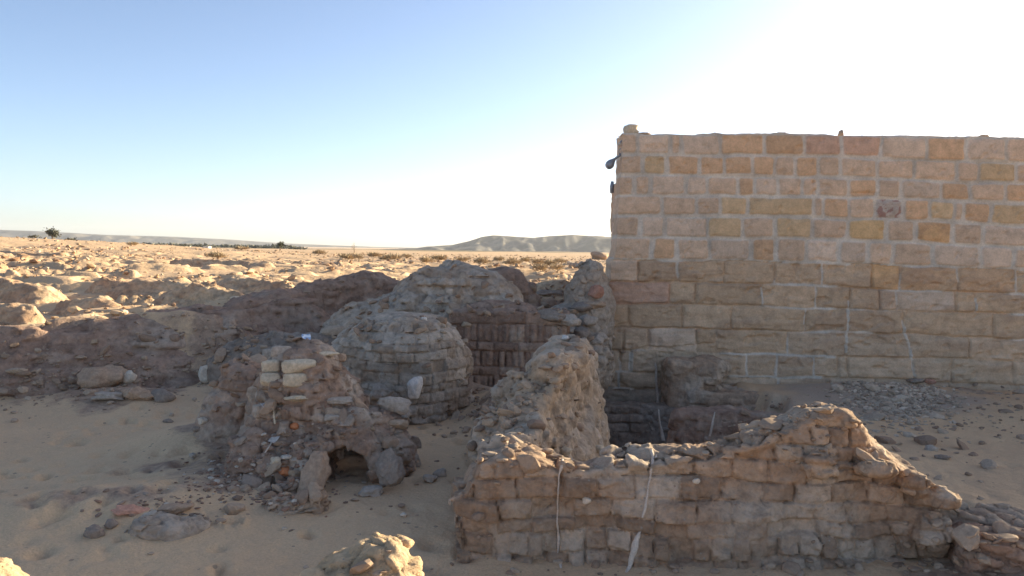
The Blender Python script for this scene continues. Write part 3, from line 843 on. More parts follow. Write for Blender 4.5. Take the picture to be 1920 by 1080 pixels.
# 5 big rear mound
def b_mound(P):
    d = ell(P, (-0.85, 11.05, 0.30), (1.30, 0.75, 1.38))
    d = smin(d, ell(P, (-1.75, 10.75, 0.10), (1.0, 0.65, 1.15)), 0.25)
    d = smin(d, ell(P, (-0.75, 11.1, 1.30), (0.55, 0.45, 0.40)), 0.15)
    d = smin(d, ell(P, (-0.35, 10.65, 0.9), (0.5, 0.35, 0.32)), 0.1)
    return d
ruin("vault_mound", "large grey weathered mud-brick mound rising behind the round dome", (-2.95, 9.95, -0.1), (0.6, 12.0, 1.85), 0.025, b_mound,
     mud_disp(1401, u_dome((-0.85, 11.2), 1.3), 0.115, 0.28, 0.07, 0.5, 0.065, 0.065, 0.06, 4.5, fade=0.5, top=(0.75, 0.98)), M['mud_grey'], cat="ruined vault")
# 6 brown wall behind the mound
def b_brown(P):
    d = wallpath(P, [(-0.75, 12.0, 1.48, 0.2), (-0.45, 12.0, 1.57, 0.22), (-0.1, 12.0, 1.60, 0.22), (0.12, 12.0, 1.52, 0.2), (0.24, 12.0, 1.40, 0.17)], 0.0, 0.10, 0.10)
    return d
ruin("brown_brick_wall", "dark brown rounded brick wall end behind the grey mound", (-1.2, 11.6, 0.1), (0.65, 12.45, 1.75), 0.023, b_brown,
     mud_disp(1501, u_wall(0), 0.11, 0.26, 0.04, 0.3, 0.035, 0.03, 0.04, 6), M['mud_brown'])

# 7 alcove wall with soldier courses
ROWS = [(-0.2, 0.06, 0.22), (0.06, 0.265, 0.082), (0.265, 0.385, 0.29), (0.385, 0.585, 0.082), (0.585, 0.70, 0.30), (0.70, 0.925, 0.086), (0.925, 1.3, 0.9)]
def b_alc(P):
    d = rbox(P, (-0.02, 10.42, 0.35), (0.78, 0.36, 0.76), 0.05)
    return smin(d, ell(P, (-0.1, 10.5, 1.05), (0.55, 0.28, 0.17)), 0.06)
ruin("alcove_wall", "brown brick alcove wall with rows of upright bricks between flat courses", (-0.85, 9.9, -0.25), (0.85, 10.9, 1.32), 0.0165, b_alc,
     mud_disp(1601, u_wall(0), rows=ROWS, bias=1.2, amp=0.014, depth=0.055, rec=0.035, lump=0.03, bev=0.028, fade=0.3, missing=0.04, wob=0.012, top=(0.6, 0.9)), M['mud_brown'])

# 8 dark low grey heap
def b_dark(P):
    d = ell(P, (-3.05, 10.1, 0.15), (0.85, 0.5, 0.66))
    return smin(d, ell(P, (-2.35, 10.3, 0.1), (0.8, 0.5, 0.68)), 0.15)
ruin("clay_heap", "low dark grey clay heap with an undercut edge left of the mound", (-4.1, 9.45, -0.1), (-1.4, 10.95, 0.98), 0.027, b_dark,
     mud_disp(1701, u_wall(0), 0.13, 0.3, 0.05, -0.3, 0.03, 0.03, 0.05, 4.5), M['mud_dark'], cat="clay heap")

# 9 strata wall end at the end of the bank
def b_strata(P):
    return wallpath(P, [(-4.7, 10.75, 1.0, 0.3), (-3.7, 11.35, 1.16, 0.3), (-3.0, 12.0, 1.38, 0.32), (-2.5, 12.4, 1.46, 0.34), (-2.0, 12.6, 1.42, 0.3), (-1.6, 12.7, 1.30, 0.25)], 0.0, 0.12, 0.22)
ruin("layered_bank_wall", "brown layered mud-brick wall end rising where the left bank meets the mound", (-5.4, 10.0, 0.1), (-1.1, 13.3, 1.65), 0.03, b_strata,
     mud_disp(1801, u_wall(rad(38)), 0.125, 0.32, 0.06, 0.2, 0.045, 0.05, 0.06, 4.5, top=(0.6, 0.95)), M['mud_brown'])

# 9b eroded bank below the sunlit field
def b_bank(P):
    return wallpath(P, [(-8.4, 9.0, 0.62, 0.12), (-7.2, 9.25, 0.76, 0.14), (-6.2, 9.75, 0.84, 0.16), (-5.3, 10.15, 0.93, 0.16), (-4.5, 10.55, 0.97, 0.16), (-3.8, 10.95, 1.05, 0.18), (-3.1, 11.6, 1.2, 0.2)], -0.1, 0.06, 0.85)
ruin("mudbrick_bank", "long brown eroded mud-brick bank along the left side of the sandy court", (-9.0, 8.0, 0.0), (-2.3, 12.2, 1.36), 0.036, b_bank,
     mud_disp(1851, u_wall(rad(24)), 0.115, 0.6, 0.05, 0.45, 0.07, 0.06, 0.04, 4.5, top=(0.95, 1.1)), M['mud_brown'], cat="bank")

# 10 rock mass beside the temple corner
def b_rock(P):
    d = ell(P, (1.15, 11.75, 0.9), (0.38, 0.40, 0.86))
    d = smin(d, ell(P, (0.72, 11.6, 0.55), (0.36, 0.4, 0.55)), 0.1)
    d = smin(d, ell(P, (0.95, 11.3, 0.3), (0.55, 0.45, 0.60)), 0.12)
    return d
ruin("rubble_stack", "grey rubble masonry stack against the left end of the stone wall", (0.2, 10.7, -0.1), (1.66, 12.3, 1.9), 0.022, b_rock,
     mud_disp(1901, u_wall(0), 0.16, 0.3, 0.05, -0.5, 0.04, 0.04, 0.085, 4.6), M['mud_grey'], cat="rubble stack")

# 11 pier and low walls in front of the temple
def b_pier(P):
    d = rbox(P, (2.62, 11.62, -0.3), (0.40, 0.34, 0.62), 0.12)
    d = smin(d, ell(P, (2.92, 11.70, 0.20), (0.34, 0.26, 0.18)), 0.1)
    return smin(d, rbox(P, (3.15, 11.45, -0.70), (0.62, 0.32, 0.60), 0.1), 0.08)
pier = ruin("mud_pier", "brown mud pier leaning on the foot of the stone wall, inside the sunken room", (1.95, 10.9, -1.4), (4.0, 12.05, 0.6), 0.024, b_pier,
     mud_disp(2001, u_wall(0), 0.14, 0.32, 0.05, 0.15, 0.045, 0.04, 0.05, 4.5), M['mud'], cat="mud pier")
def b_inner(P):
    return wallpath(P, [(1.02, 11.35, -0.28, 0.2), (1.7, 11.38, -0.30, 0.2), (2.3, 11.4, -0.30, 0.2)], -1.6, 0.06, 0.08)
ruin("sunken_brick_wall", "dark mud-brick footing in the sunken room left of the mud pier", (0.7, 10.9, -1.5), (2.5, 11.75, -0.1), 0.022, b_inner,
     mud_disp(2101, u_wall(0), 0.14, 0.36, 0.03, 0.5, 0.05, 0.04, 0.04, 5), M['mud_dark'])
def b_low(P):
    return wallpath(P, [(2.15, 9.6, -0.02, 0.2), (2.7, 9.5, 0.02, 0.22), (3.2, 9.3, 0.0, 0.22), (3.7, 9.1, -0.05, 0.25), (4.0, 8.7, -0.15, 0.25)], -1.5, 0.08, 0.15)
ruin("low_brick_wall", "low crumbling dark brick wall behind the foreground wall's highest part", (1.7, 8.2, -1.45), (4.5, 10.05, 0.2), 0.024, b_low,
     mud_disp(2201, u_wall(rad(-12)), 0.13, 0.3, 0.04, 0.15, 0.045, 0.04, 0.06, 5.5), M['mud_brown'])
def b_ledge(P):
    return wallpath(P, [(6.3, 11.5, -0.02, 0.16), (6.7, 10.9, 0.02, 0.2), (6.9, 10.2, 0.05, 0.22), (6.9, 9.4, 0.05, 0.25), (7.2, 8.6, 0.02, 0.25)], -0.5, 0.08, 0.35)
ruin("mud_ledge", "low grey mud ledge at the right edge below the stone wall", (5.7, 8.1, -0.4), (7.9, 11.8, 0.25), 0.03, b_ledge,
     mud_disp(2301, u_wall(rad(-80)), 0.12, 0.34, 0.05, -0.1, 0.04, 0.03, 0.06, 5), M['mud'])

# 12 foreground lumps that catch the sun
def b_front(P):
    d = ell(P, (-0.55, 3.22, 0.30), (0.27, 0.27, 0.40))
    d = smin(d, ell(P, (-0.50, 3.26, 0.62), (0.13, 0.13, 0.11)), 0.06)
    d = smin(d, ell(P, (-0.72, 3.12, 0.30), (0.18, 0.2, 0.30)), 0.08)
    d = smin(d, ell(P, (-0.34, 3.14, 0.25), (0.16, 0.2, 0.30)), 0.08)
    return d
ruin("crumbled_wall_top", "sunlit crumbling mud lump at the bottom centre", (-1.05, 2.75, -0.12), (-0.05, 3.62, 0.80), 0.011, b_front,
     mud_disp(2401, u_wall(0), 0.12, 0.26, 0.04, -0.9, 0.02, 0.02, 0.028, 9), M['mud_pale'])
def b_front2(P):
    d = ell(P, (-2.17, 3.16, 0.22), (0.22, 0.25, 0.39))
    return smin(d, ell(P, (-2.06, 3.05, 0.27), (0.10, 0.12, 0.28)), 0.06)
ruin("crumbled_wall_top", "sunlit pale mud lump cut by the bottom left corner", (-2.5, 2.75, -0.12), (-1.72, 3.55, 0.80), 0.012, b_front2,
     mud_disp(2501, u_wall(0), 0.12, 0.26, 0.04, -0.9, 0.02, 0.02, 0.028, 9), M['mud_pale'])
def b_block(P):
    d = rbox(P, (3.0, 4.72, 0.10), (0.30, 0.18, 0.17), 0.08, rad(-8))
    return d
ruin("mud_block", "brown squared mud block at the lower right edge, in front of the wall's low end", (2.6, 4.35, -0.15), (3.45, 4.95, 0.42), 0.0135, b_block,
     mud_disp(2601, u_wall(0), 0.13, 0.3, 0.03, -0.4, 0.03, 0.03, 0.04, 8), M['mud_brown'], cat="mud block")

# 12b clay lumps lying on the sand
def b_clay(P):
    d = ell(P, (-2.28, 5.12, 0.0), (0.21, 0.14, 0.105))
    d = smin(d, ell(P, (-2.40, 5.28, 0.0), (0.16, 0.14, 0.07)), 0.05)
    return smin(d, ell(P, (-2.14, 5.22, 0.0), (0.14, 0.15, 0.07)), 0.05)
ruin("clay_slab", "large flat dark clay lump on the sand at lower left", (-2.8, 4.8, -0.1), (-1.75, 5.6, 0.24), 0.0095, b_clay,
     mud_disp(2611, u_wall(0), 0.12, 0.3, 0.025, -0.9, 0.02, 0.02, 0.03, 11), M['mud_grey'], cat="clod")
def b_clay2(P):
    d = ell(P, (-1.58, 5.60, 0.02), (0.17, 0.13, 0.115))
    return smin(d, ell(P, (-1.40, 5.68, 0.02), (0.11, 0.12, 0.14)), 0.03)
ruin("clay_slab", "flat grey clay chunk on the sand in front of the broken vault", (-1.95, 5.3, -0.1), (-1.15, 5.95, 0.3), 0.0095, b_clay2,
     mud_disp(2621, u_wall(0), 0.12, 0.3, 0.025, -0.9, 0.02, 0.02, 0.035, 9), M['mud'], cat="clod")

# 13 temple side wall, visible as a thin strip
def b_side(P):
    return wallpath(P, [(1.86, 12.62, 3.55, 0.16), (1.92, 13.1, 3.48, 0.16), (1.97, 13.6, 3.22, 0.16), (2.02, 14.2, 3.10, 0.16), (2.10, 15.2, 3.16, 0.16), (2.19, 16.6, 3.26, 0.16)], -0.3, 0.04, 0.004)
side = mass("side_wall", (1.5, 12.4, -0.3), (2.6, 17.0, 3.75), 0.034, b_side, mud_disp(2701, u_wall(rad(86)), 0.32, 0.5, 0.02, 0.2, 0.03, 0.03, 0.025, 4), M['side_stone'])
side.parent = temple
side.location = [side.location[k] - temple.location[k] for k in range(3)]
# ------------------------------------------------------------------ small walls of the sunlit field
FIELD = [
 ([(-9.6, 14.6, 1.46, .3), (-8.9, 14.2, 1.50, .35), (-8.3, 14.0, 1.36, .3)], "dark shaded mud-brick wall lump at the left edge of the sunlit field"),
 ([(-7.6, 11.1, 1.10, .2), (-7.1, 11.1, 1.12, .22), (-6.75, 11.0, 1.02, .18)], "pale sunlit ruin lump at the left edge just beyond the shadow line"),
 ([(-7.1, 12.7, 1.12, .22), (-6.6, 12.5, 1.20, .25), (-6.25, 12.3, 1.08, .2)], "low shaded ruin lump left of centre of the field, before the long low wall"),
 ([(-5.75, 13.3, 1.16, .25), (-5.2, 13.2, 1.30, .3), (-4.6, 13.0, 1.22, .25)], "dark ruin lump standing just over the middle of the bank"),
 ([(-5.7, 15.6, 1.28, .25), (-4.9, 15.5, 1.35, .3), (-4.3, 15.2, 1.28, .25)], "dark ruin wall behind the right part of the bank"),
 ([(-8.4, 16.2, 1.20, .2), (-7.4, 15.8, 1.26, .25), (-6.3, 15.6, 1.20, .2)], "long low brick wall line crossing the sunlit field"),
 ([(-12.5, 30.0, 1.45, .4), (-10.8, 30.0, 1.50, .5), (-9.2, 29.6, 1.36, .4)], "far low wall remains in the open middle of the field"),
 ([(-26, 38, 2.0, .6), (-23.4, 37.4, 2.05, .7), (-21, 37, 1.85, .5)], "dark wall remains on the far left slope"),
 ([(-4.2, 17.8, 1.22, .25), (-3.4, 17.9, 1.30, .3), (-2.6, 18.1, 1.22, .25)], "low ruin lump beyond the layered wall end"),
 ([(0.4, 15.4, 1.30, .25), (0.9, 15.3, 1.36, .3), (1.4, 15.2, 1.30, .25)], "low ruin lump seen through the gap left of the rubble stack"),
]
for k, (pts, lab) in enumerate(FIELD):
    A = np.array(pts); far = A[:, 1].mean()
    h = 0.03 if far < 20 else 0.07
    w = A[:, 3].max() + 0.75
    lo = (A[:, 0].min() - w, A[:, 1].min() - w, 0.55); hi = (A[:, 0].max() + w, A[:, 1].max() + w, A[:, 2].max() + 0.25)
    ruin("ruin_lump", lab, lo, hi, h, (lambda P, pts=pts, k=k: wallpath(P, [(a, b_, 0.9 + (c - 0.9) * (0.5 if k in (0, 1, 2, 7) else 0.8), d_ * 0.5) for a, b_, c, d_ in pts], 0.5, 0.05, 1.0)), mud_disp(3001 + 17 * k, u_wall(0.1), 0.10, 0.3, 0.06, 0.4, 0.06, 0.06, 0.05, 5), M['mud_field'], register=False)
    COL.objects[-1]["group"] = "ruin lumps in the field"

# ------------------------------------------------------------------ laying things on surfaces
bpy.context.view_layer.update()
DG = bpy.context.evaluated_depsgraph_get()
def hit(px, py):
    ok, loc, nrm, _, ob, _ = scene.ray_cast(DG, Vector(CAM), Vector(ray(px, py)).normalized(), distance=8000)
    return (np.array(loc), np.array(nrm), ob.name) if ok else (None, None, None)

def ico(sub):
    import bmesh
    bm = bmesh.new(); bmesh.ops.create_icosphere(bm, subdivisions=sub, radius=1)
    V = np.array([v.co[:] for v in bm.verts]); F = np.array([[v.index for v in f.verts] for f in bm.faces])
    bm.free(); return V, F
ICO = {k: ico(k) for k in (1, 2, 3, 4)}
def rock_v(seed, sub=3, dims=(1, 1, 1), cuts=8, boxy=0.0, rough=0.14):
    rng = np.random.RandomState(seed)
    V, F = ICO[sub]; V = V.copy()
    if boxy: V = V / (np.abs(V) ** 6).sum(1, keepdims=True) ** (1 / 6) * boxy + V * (1 - boxy)
    for _ in range(cuts):
        n = rng.normal(size=3); n /= np.linalg.norm(n); c = rng.uniform(0.66, 0.95)
        s = V @ n - c
        V -= np.where(s > 0, s * 0.9, 0)[:, None] * n
    V *= (1 + rough * fbm(V.astype(np.float32) + seed * 3.1, 1.7, 3, seed))[:, None]
    if sub > 2: V *= (1 + 0.04 * fbm(V.astype(np.float32) * np.array([1, 1, 1.6], np.float32) + seed, 6.0, 2, seed + 5))[:, None]
    return V * np.array(dims), F
def stone(name, label, cat, px, py, w, hgt, dep, mat, seed, boxy=0.0, rz=None, sink=0.25, loc=None, group=None, tilt=0.15, cuts=9, kind=None):
    """w, hgt, dep in photo pixels at the place where it lies"""
    p = hit(px, py)[0] if loc is None else np.array(loc)
    s = np.linalg.norm(p - CAM) / FPX
    dims = (w * s / 2, dep * s / 2, hgt * s / 2)
    V, F = rock_v(seed, 4 if w > 40 else 3, dims, cuts, boxy, 0.2)
    o = link(name, new_mesh(name, V, F), M[mat])
    rng = random.Random(seed)
    o.location = (p[0], p[1], p[2] + dims[2] * (1 - 2 * sink))
    o.rotation_euler = (rng.uniform(-tilt, tilt), rng.uniform(-tilt, tilt), rng.uniform(-0.5, 0.5) if rz is None else rz)
    return tag(o, label, cat, group, kind)

ST = [
 ("loose_stone", "brown flat stone lying on top of the rubble stack beside the stone wall", "stone", 1124, 484, 34, 20, 34, 'stone_brown', 1, .5),
 ("loose_stone", "red-brown stone wedged between rubble stack and stone wall corner", "stone", 1117, 552, 26, 26, 30, 'red_stone', 2, .4),
 ("stone_slab", "pale flat slab jutting under the red-brown stone", "stone", 1112, 572, 46, 13, 30, 'stone_brown', 3, .5),
 ("loose_stone", "dark bluish stone below the pale jutting slab", "stone", 1092, 578, 40, 20, 34, 'stone_dark', 4, .3),
 ("loose_stone", "rounded grey stone low in the gap beside the stone wall", "stone", 1104, 606, 34, 24, 30, 'stone_grey', 5, .2),
 ("loose_stone", "grey stone at the left foot of the rubble stack", "stone", 1068, 604, 40, 22, 34, 'stone_grey', 6, .2),
 ("loose_stone", "dark stone leaning in the gap behind the wall stub's crest", "stone", 1090, 630, 36, 24, 30, 'stone_dark', 7, .3),
 ("loose_stone", "long dark grey stone at the foot of the mound's gap", "stone", 1036, 598, 56, 22, 30, 'stone_dark', 8, .3),
 ("white_stone", "small white stone on the crest of the wall stub", "stone", 1060, 634, 13, 11, 12, 'stone_white', 9, .3),
 ("stone_slab", "dark flat slab across the gap between mound and rubble stack", "stone", 1030, 549, 52, 10, 26, 'stone_dark', 10, .5),
 ("loose_stone", "small brown stone left of the rubble stack's crown", "stone", 1078, 500, 24, 14, 20, 'stone_brown', 46, .3),
 ("white_stone", "large whitish block lodged in the right lower side of the round dome", "stone", 778, 736, 34, 40, 20, 'stone_white', 11, .8),
 ("boulder", "bluish grey boulder at the dome's foot below the whitish block", "stone", 742, 768, 66, 34, 40, 'stone_grey', 12, .4),
 ("boulder", "bluish grey boulder at the dome's foot, left of the whitish block", "stone", 716, 742, 44, 32, 36, 'stone_grey', 13, .4),
 ("white_stone", "tiny white stone on the top of the round dome", "stone", 795, 598, 13, 8, 10, 'stone_white', 14, .2),
 ("loose_stone", "small pale stone on the sand left of the broken vault", "stone", 380, 790, 17, 12, 15, 'stone_pale', 15, .3),
 ("loose_stone", "small dark stone on the sand next to the small pale one", "stone", 370, 805, 20, 9, 15, 'stone_dark', 16, .2),
 ("loose_stone", "flat dark pebble lying alone on the open sand below the left heap", "stone", 316, 790, 18, 8, 14, 'stone_dark', 47, .2),
 ("clod", "big brown mud clod in the low heap on the left sand", "clod", 200, 718, 80, 42, 60, 'stone_brown', 17, .1),
 ("loose_stone", "pale pointed stone on the low heap at left", "stone", 244, 712, 22, 26, 20, 'stone_pale', 18, .2),
 ("loose_stone", "dark grey stone right of the brown mud clod", "stone", 258, 745, 48, 26, 40, 'stone_brown', 19, .1),
 ("loose_stone", "small dark stone at the right end of the low heap on the left sand", "stone", 306, 747, 40, 22, 34, 'stone_dark', 20, .1),
 ("loose_stone", "long grey stone under the brown mud clod", "stone", 205, 746, 50, 16, 34, 'stone_grey', 21, .3),
 ("pottery_sherd", "flat reddish pottery sherd behind the flat dark clay lump", "sherd", 248, 957, 52, 9, 34, 'pottery', 23, .4),
 ("loose_stone", "small dark stone standing off left of the flat clay lump", "stone", 177, 1002, 34, 20, 24, 'stone_dark', 24, .3),
 ("loose_stone", "tiny dark stone touching the left end of the flat clay lump", "stone", 208, 985, 22, 15, 18, 'stone_dark', 25, .2),
 ("loose_stone", "grey lump behind the right half of the flat clay lump", "stone", 330, 955, 60, 16, 30, 'stone_brown', 48, .3),
 ("red_brick", "orange-red brick piece on the debris slope of the broken vault", "brick", 535, 888, 30, 17, 18, 'red_brick', 27, .9),
 ("brick_fragment", "small orange brick fragment high on the broken vault's slope", "brick", 550, 800, 18, 11, 12, 'red_brick', 28, .7),
 ("loose_stone", "flat pale stone on the slope above the orange-red brick", "stone", 536, 857, 22, 9, 18, 'stone_pale', 29, .4),
 ("loose_stone", "tan squarish stone left above the orange-red brick", "stone", 516, 868, 22, 16, 18, 'limestone_brick', 30, .6),
 ("loose_stone", "flat grey stone on the vault's slope below its pale bricks", "stone", 620, 786, 36, 14, 24, 'stone_grey', 31, .4),
 ("stone_slab", "long flat tan slab under the pale bricks", "stone", 560, 748, 60, 11, 30, 'limestone_brick', 32, .5),
 ("stone_slab", "flat grey slab right of the long tan slab", "stone", 636, 752, 48, 12, 30, 'stone_grey', 33, .5),
 ("stone_slab", "pale sloping slab on the right shoulder of the broken vault's crown", "stone", 612, 664, 44, 9, 26, 'limestone_brick', 34, .5),
 ("white_stone", "white chip at the left flank of the vault's shoulder", "stone", 385, 708, 22, 30, 20, 'stone_pale', 35, .3),
 ("loose_stone", "nearer of two dark grey stones in the sandy passage before the foreground wall", "stone", 806, 900, 30, 15, 22, 'stone_grey', 36, .3),
 ("loose_stone", "farther of two dark grey stones in the sandy passage before the foreground wall", "stone", 822, 890, 28, 16, 22, 'stone_grey', 37, .3),
 ("loose_stone", "grey stone at the right jamb of the vault opening", "stone", 695, 925, 42, 20, 30, 'stone_grey', 38, .3),
 ("loose_stone", "tiny pale chip on the sand of the passage near the foreground wall", "stone", 757, 965, 14, 8, 10, 'stone_pale', 39, .3),
 ("loose_stone", "pale square stone set in the face of the foreground wall", "stone", 1100, 940, 17, 15, 12, 'stone_pale', 40, .7),
 ("loose_stone", "small white-faced stone in the foreground wall right of the second streak", "stone", 1305, 903, 15, 10, 12, 'stone_pale', 41, .6),
 ("loose_stone", "pale stone half buried in sand right of the foreground wall's crest", "stone", 1745, 842, 20, 11, 16, 'stone_grey', 42, .4),
 ("loose_stone", "dark stone on the sand below the right half of the stone wall", "stone", 1768, 858, 24, 10, 18, 'stone_dark', 43, .3),
 ("loose_stone", "flat dark stone under the eroded joint at the stone wall's foot", "stone", 1716, 714, 34, 9, 22, 'stone_dark', 44, .4),
 ("loose_stone", "pinkish stone at the stone wall's foot beside the flat dark stone", "stone", 1742, 716, 20, 9, 14, 'red_stone', 45, .4),
 ("loose_stone", "sunlit yellow chunk on the crest of the foreground wall above the left streak", "stone", 1060, 848, 26, 16, 24, 'limestone_brick', 50, .3),
 ("loose_stone", "sunlit knob on the crest between the two streaks", "stone", 1122, 842, 24, 15, 22, 'limestone_brick', 51, .3),
]
for s in ST:
    nm, lab, cat, px, py, w, hh, dp, mt, sd, bx = s
    stone(nm, lab, cat, px, py + 2, w, hh, dp, mt, sd, bx)
def slab(name, label, cat, px, py, w, hgt, thick, mat, seed, roll, lean, rz, Y):
    p = at(px, py, Y); s_ = Y / FPX
    V, F = rock_v(seed, 4, (w * s_ / 2, thick, hgt * s_ / 2), 7, 0.55, 0.2)
    o = link(name, new_mesh(name, V, F), M[mat]); o.location = tuple(p); o.rotation_euler = (lean, roll, rz)
    return tag(o, label, cat)
slab("stone_slab", "big pale grey slab leaning at the left jamb of the vault opening", "slab", 588, 892, 50, 88, 0.09, 'stone_brown', 301, 0.42, -0.5, 0.25, 6.02)
slab("stone_slab", "dark grey slab leaning at the right jamb of the vault opening", "slab", 730, 876, 56, 74, 0.06, 'stone_dark', 302, -0.45, -0.4, -0.35, 6.12)
# cap stone on the corner and knobs along the top of the stone wall
q = at(1181, 252, 12.2)
stone("cap_stone", "small pale block perched on the upper left corner of the stone wall", "stone", 0, 0, 24, 19, 26, 'limestone_brick', 61, .97, loc=q, sink=.12, cuts=1, rz=0.1, tilt=.05)
for k, (px, w, h, lab) in enumerate([(1577, 9, 14, "small upright mortar knob on the middle of the stone wall's top"), (1205, 26, 8, "flat stone on the stone wall's top beside the corner block"),
                                     (1340, 16, 7, "small stone on the stone wall's top above its fourth block"), (1463, 20, 7, "flat dark stone on the stone wall's top left of the mortar knob"), (1845, 18, 8, "dark flat stone on the stone wall's top near the right edge")]):
    stone("top_stone", lab, "stone", 0, 0, w, h, 20, 'side' in lab and 'stone_brown' or 'stone_brown', 70 + k, .5, loc=at(px, 254 if px < 1800 else 259, 12.12), sink=.3, tilt=.05)

# pale bricks in the crown of the broken vault
for k, (px, py, w, h) in enumerate([(508, 687, 32, 23), (561, 687, 60, 25), (507, 712, 34, 24), (556, 712, 46, 25), (528, 660, 36, 22), (505, 664, 24, 18), (538, 712, 10, 24)]):
    p, n, nm = hit(px, py)
    if p is None: continue
    s = np.linalg.norm(p - CAM) / FPX
    V, F = rock_v(200 + k, 3, (w * s / 2, 0.05, h * s / 2), 2, 0.93, 0.025)
    o = link("pale_brick", new_mesh("pale_brick", V, F), M['limestone_brick' if k < 4 or k == 6 else 'stone_grey'], vault)
    pv = p - ray(px, py) / np.linalg.norm(ray(px, py)) * 0.005
    o.location = [float(pv[i]) - vault.location[i] for i in range(3)]
    o.rotation_euler = (0, 0.03 * (k - 2), 0.2 + 0.02 * k)
    o["label"] = "pale yellowish brick" if k < 4 or k == 6 else "greyish brick"

# pale streaks running down joints
def streak(owner, name, pts, label, thick=0.012):
    """pts: px, py, width px"""
    pts = np.array(pts, float)
    L = np.concatenate([[0], np.cumsum(np.hypot(np.diff(pts[:, 0]), np.diff(pts[:, 1])))])
    n = int(L[-1] / 5) + 2
    t = np.linspace(0, L[-1], n)
    rng = np.random.RandomState(int(pts[0, 0]))
    px = np.interp(t, L, pts[:, 0]) + rng.normal(size=n) * 0.8; py = np.interp(t, L, pts[:, 1]); w = 0.72 * np.interp(t, L, pts[:, 2]) * rng.uniform(0.8, 1.2, n)
    C = []; W = []
    for i in range(n):
        p, _, nm = hit(px[i], py[i])
        if p is None: continue
        C.append(p); W.append(w[i] * np.linalg.norm(p - CAM) / FPX)
    C = np.array(C); W = np.array(W)
    for _ in range(2): C[1:-1] = (C[:-2] + 2 * C[1:-1] + C[2:]) / 4
    out = np.array([0, -1.0, 0.15])
    V = []; F = []
    for i, (c, ww) in enumerate(zip(C, W)):
        for a in range(6):
            an = 2 * math.pi * a / 6
            V.append(c + np.array([math.cos(an) * ww / 2, 0, 0]) + out * (math.sin(an) * thick + 0.008))
    for i in range(len(C) - 1):
        for a in range(6):
            F.append((i * 6 + a, i * 6 + (a + 1) % 6, (i + 1) * 6 + (a + 1) % 6, (i + 1) * 6 + a))
    V = np.array(V) - np.array(owner.location)
    o = link(name, new_mesh(name, V, np.array(F)), M['plaster'], owner)
    o["label"] = label
streak(near, "plaster_streak", [(1056, 858, 7), (1052, 880, 9), (1047, 886, 4), (1046, 930, 5), (1044, 968, 4), (1046, 1000, 6), (1048, 1012, 9), (1047, 1030, 7), (1046, 1036, 3)], "thin whitish streak, left of the two")
streak(near, "plaster_streak", [(1050, 1049, 9), (1051, 1056, 9), (1051, 1064, 4)], "short white dab below the left streak")
streak(near, "plaster_streak", [(1220, 842, 10), (1224, 852, 8), (1223, 866, 7), (1218, 896, 5), (1211, 940, 6), (1207, 958, 8), (1204, 970, 4)], "thin whitish streak, right of the two")
streak(near, "plaster_streak", [(1198, 996, 8), (1193, 1012, 16), (1190, 1028, 20), (1184, 1046, 15), (1180, 1062, 12), (1175, 1072, 8)], "wide whitish smear at the foot of the right streak")
streak(near, "plaster_streak", [(1222, 858, 8), (1234, 858, 5), (1230, 852, 4)], "small whitish loop at the top of the right streak")
streak(pier, "plaster_streak", [(1229, 680, 4), (1231, 700, 8), (1231, 722, 6), (1233, 745, 9), (1235, 775, 4), (1238, 800, 6), (1241, 815, 10), (1244, 826, 12)], "white streak down the left edge of the pier")
streak(pier, "plaster_streak", [(1340, 772, 3), (1336, 792, 6), (1331, 818, 6)], "short white streak at the right edge of the pier")

# flakes of litter
def flake(name, label, cat, px, py, w, h, mat, rz, bend=0.3):
    p = hit(px, py)[0]; s = np.linalg.norm(p - CAM) / FPX
    n = 6
    V = []; F = []
    for side in (0.0, 0.0015):
        for i in range(n):
            for j in range(n):
                x, y = i / (n - 1) - .5, j / (n - 1) - .5
                V.append((x * w * s * (1 - 0.3 * abs(y)), y * h * s * 1.6, bend * s * w * (x * x + 0.6 * x * y) + side))
    for k in (0, n * n):
        for i in range(n - 1):
            for j in range(n - 1):
                q = [k + i * n + j, k + (i + 1) * n + j, k + (i + 1) * n + j + 1, k + i * n + j + 1]
                F.append(q if k else q[::-1])
    rim = [i * n for i in range(n)] + [(n - 1) * n + j for j in range(1, n)] + [i * n + n - 1 for i in range(n - 2, -1, -1)] + [j for j in range(n - 2, 0, -1)]
    for a, b_ in zip(rim, rim[1:] + rim[:1]): F.append([a, b_, b_ + n * n, a + n * n])
    o = link(name, new_mesh(name, np.array(V), np.array(F)), M[mat]); o.location = (p[0], p[1], p[2] + 0.01)
    o.rotation_euler = (0.5, 0.1, rz)
    return tag(o, label, cat)
m, nt, b = mat_new("paper", 0.8)
tc = node(nt, "ShaderNodeTexCoord")
nt.links.new(mixc(nt, ramp(nt, noise_n(nt, 18, 2, 0.5, tc.outputs["Object"]), [(0.45, 0.0), (0.55, 1.0)]), (0.72, 0.76, 0.80), (0.30, 0.42, 0.62)), b.inputs["Base Color"])
M['paper'] = m
flake("paper_scrap", "small white and blue paper scrap on the ground behind the broken vault", "scrap", 574, 634, 17, 10, 'paper', 0.4)
flake("plastic_scrap", "white plastic scrap on the debris slope, upper one of two", "scrap", 517, 814, 14, 12, 'stone_white', 0.2)
flake("plastic_scrap", "white plastic scrap on the debris slope, lower one of two", "scrap", 514, 826, 17, 11, 'stone_white', -0.4)
flake("plastic_scrap", "white curled scrap beside the orange-red brick", "scrap", 507, 889, 18, 9, 'stone_white', 0.5)
flake("plastic_scrap", "white scrap below the pale bricks of the broken vault", "scrap", 495, 763, 11, 8, 'stone_white', 0.9)
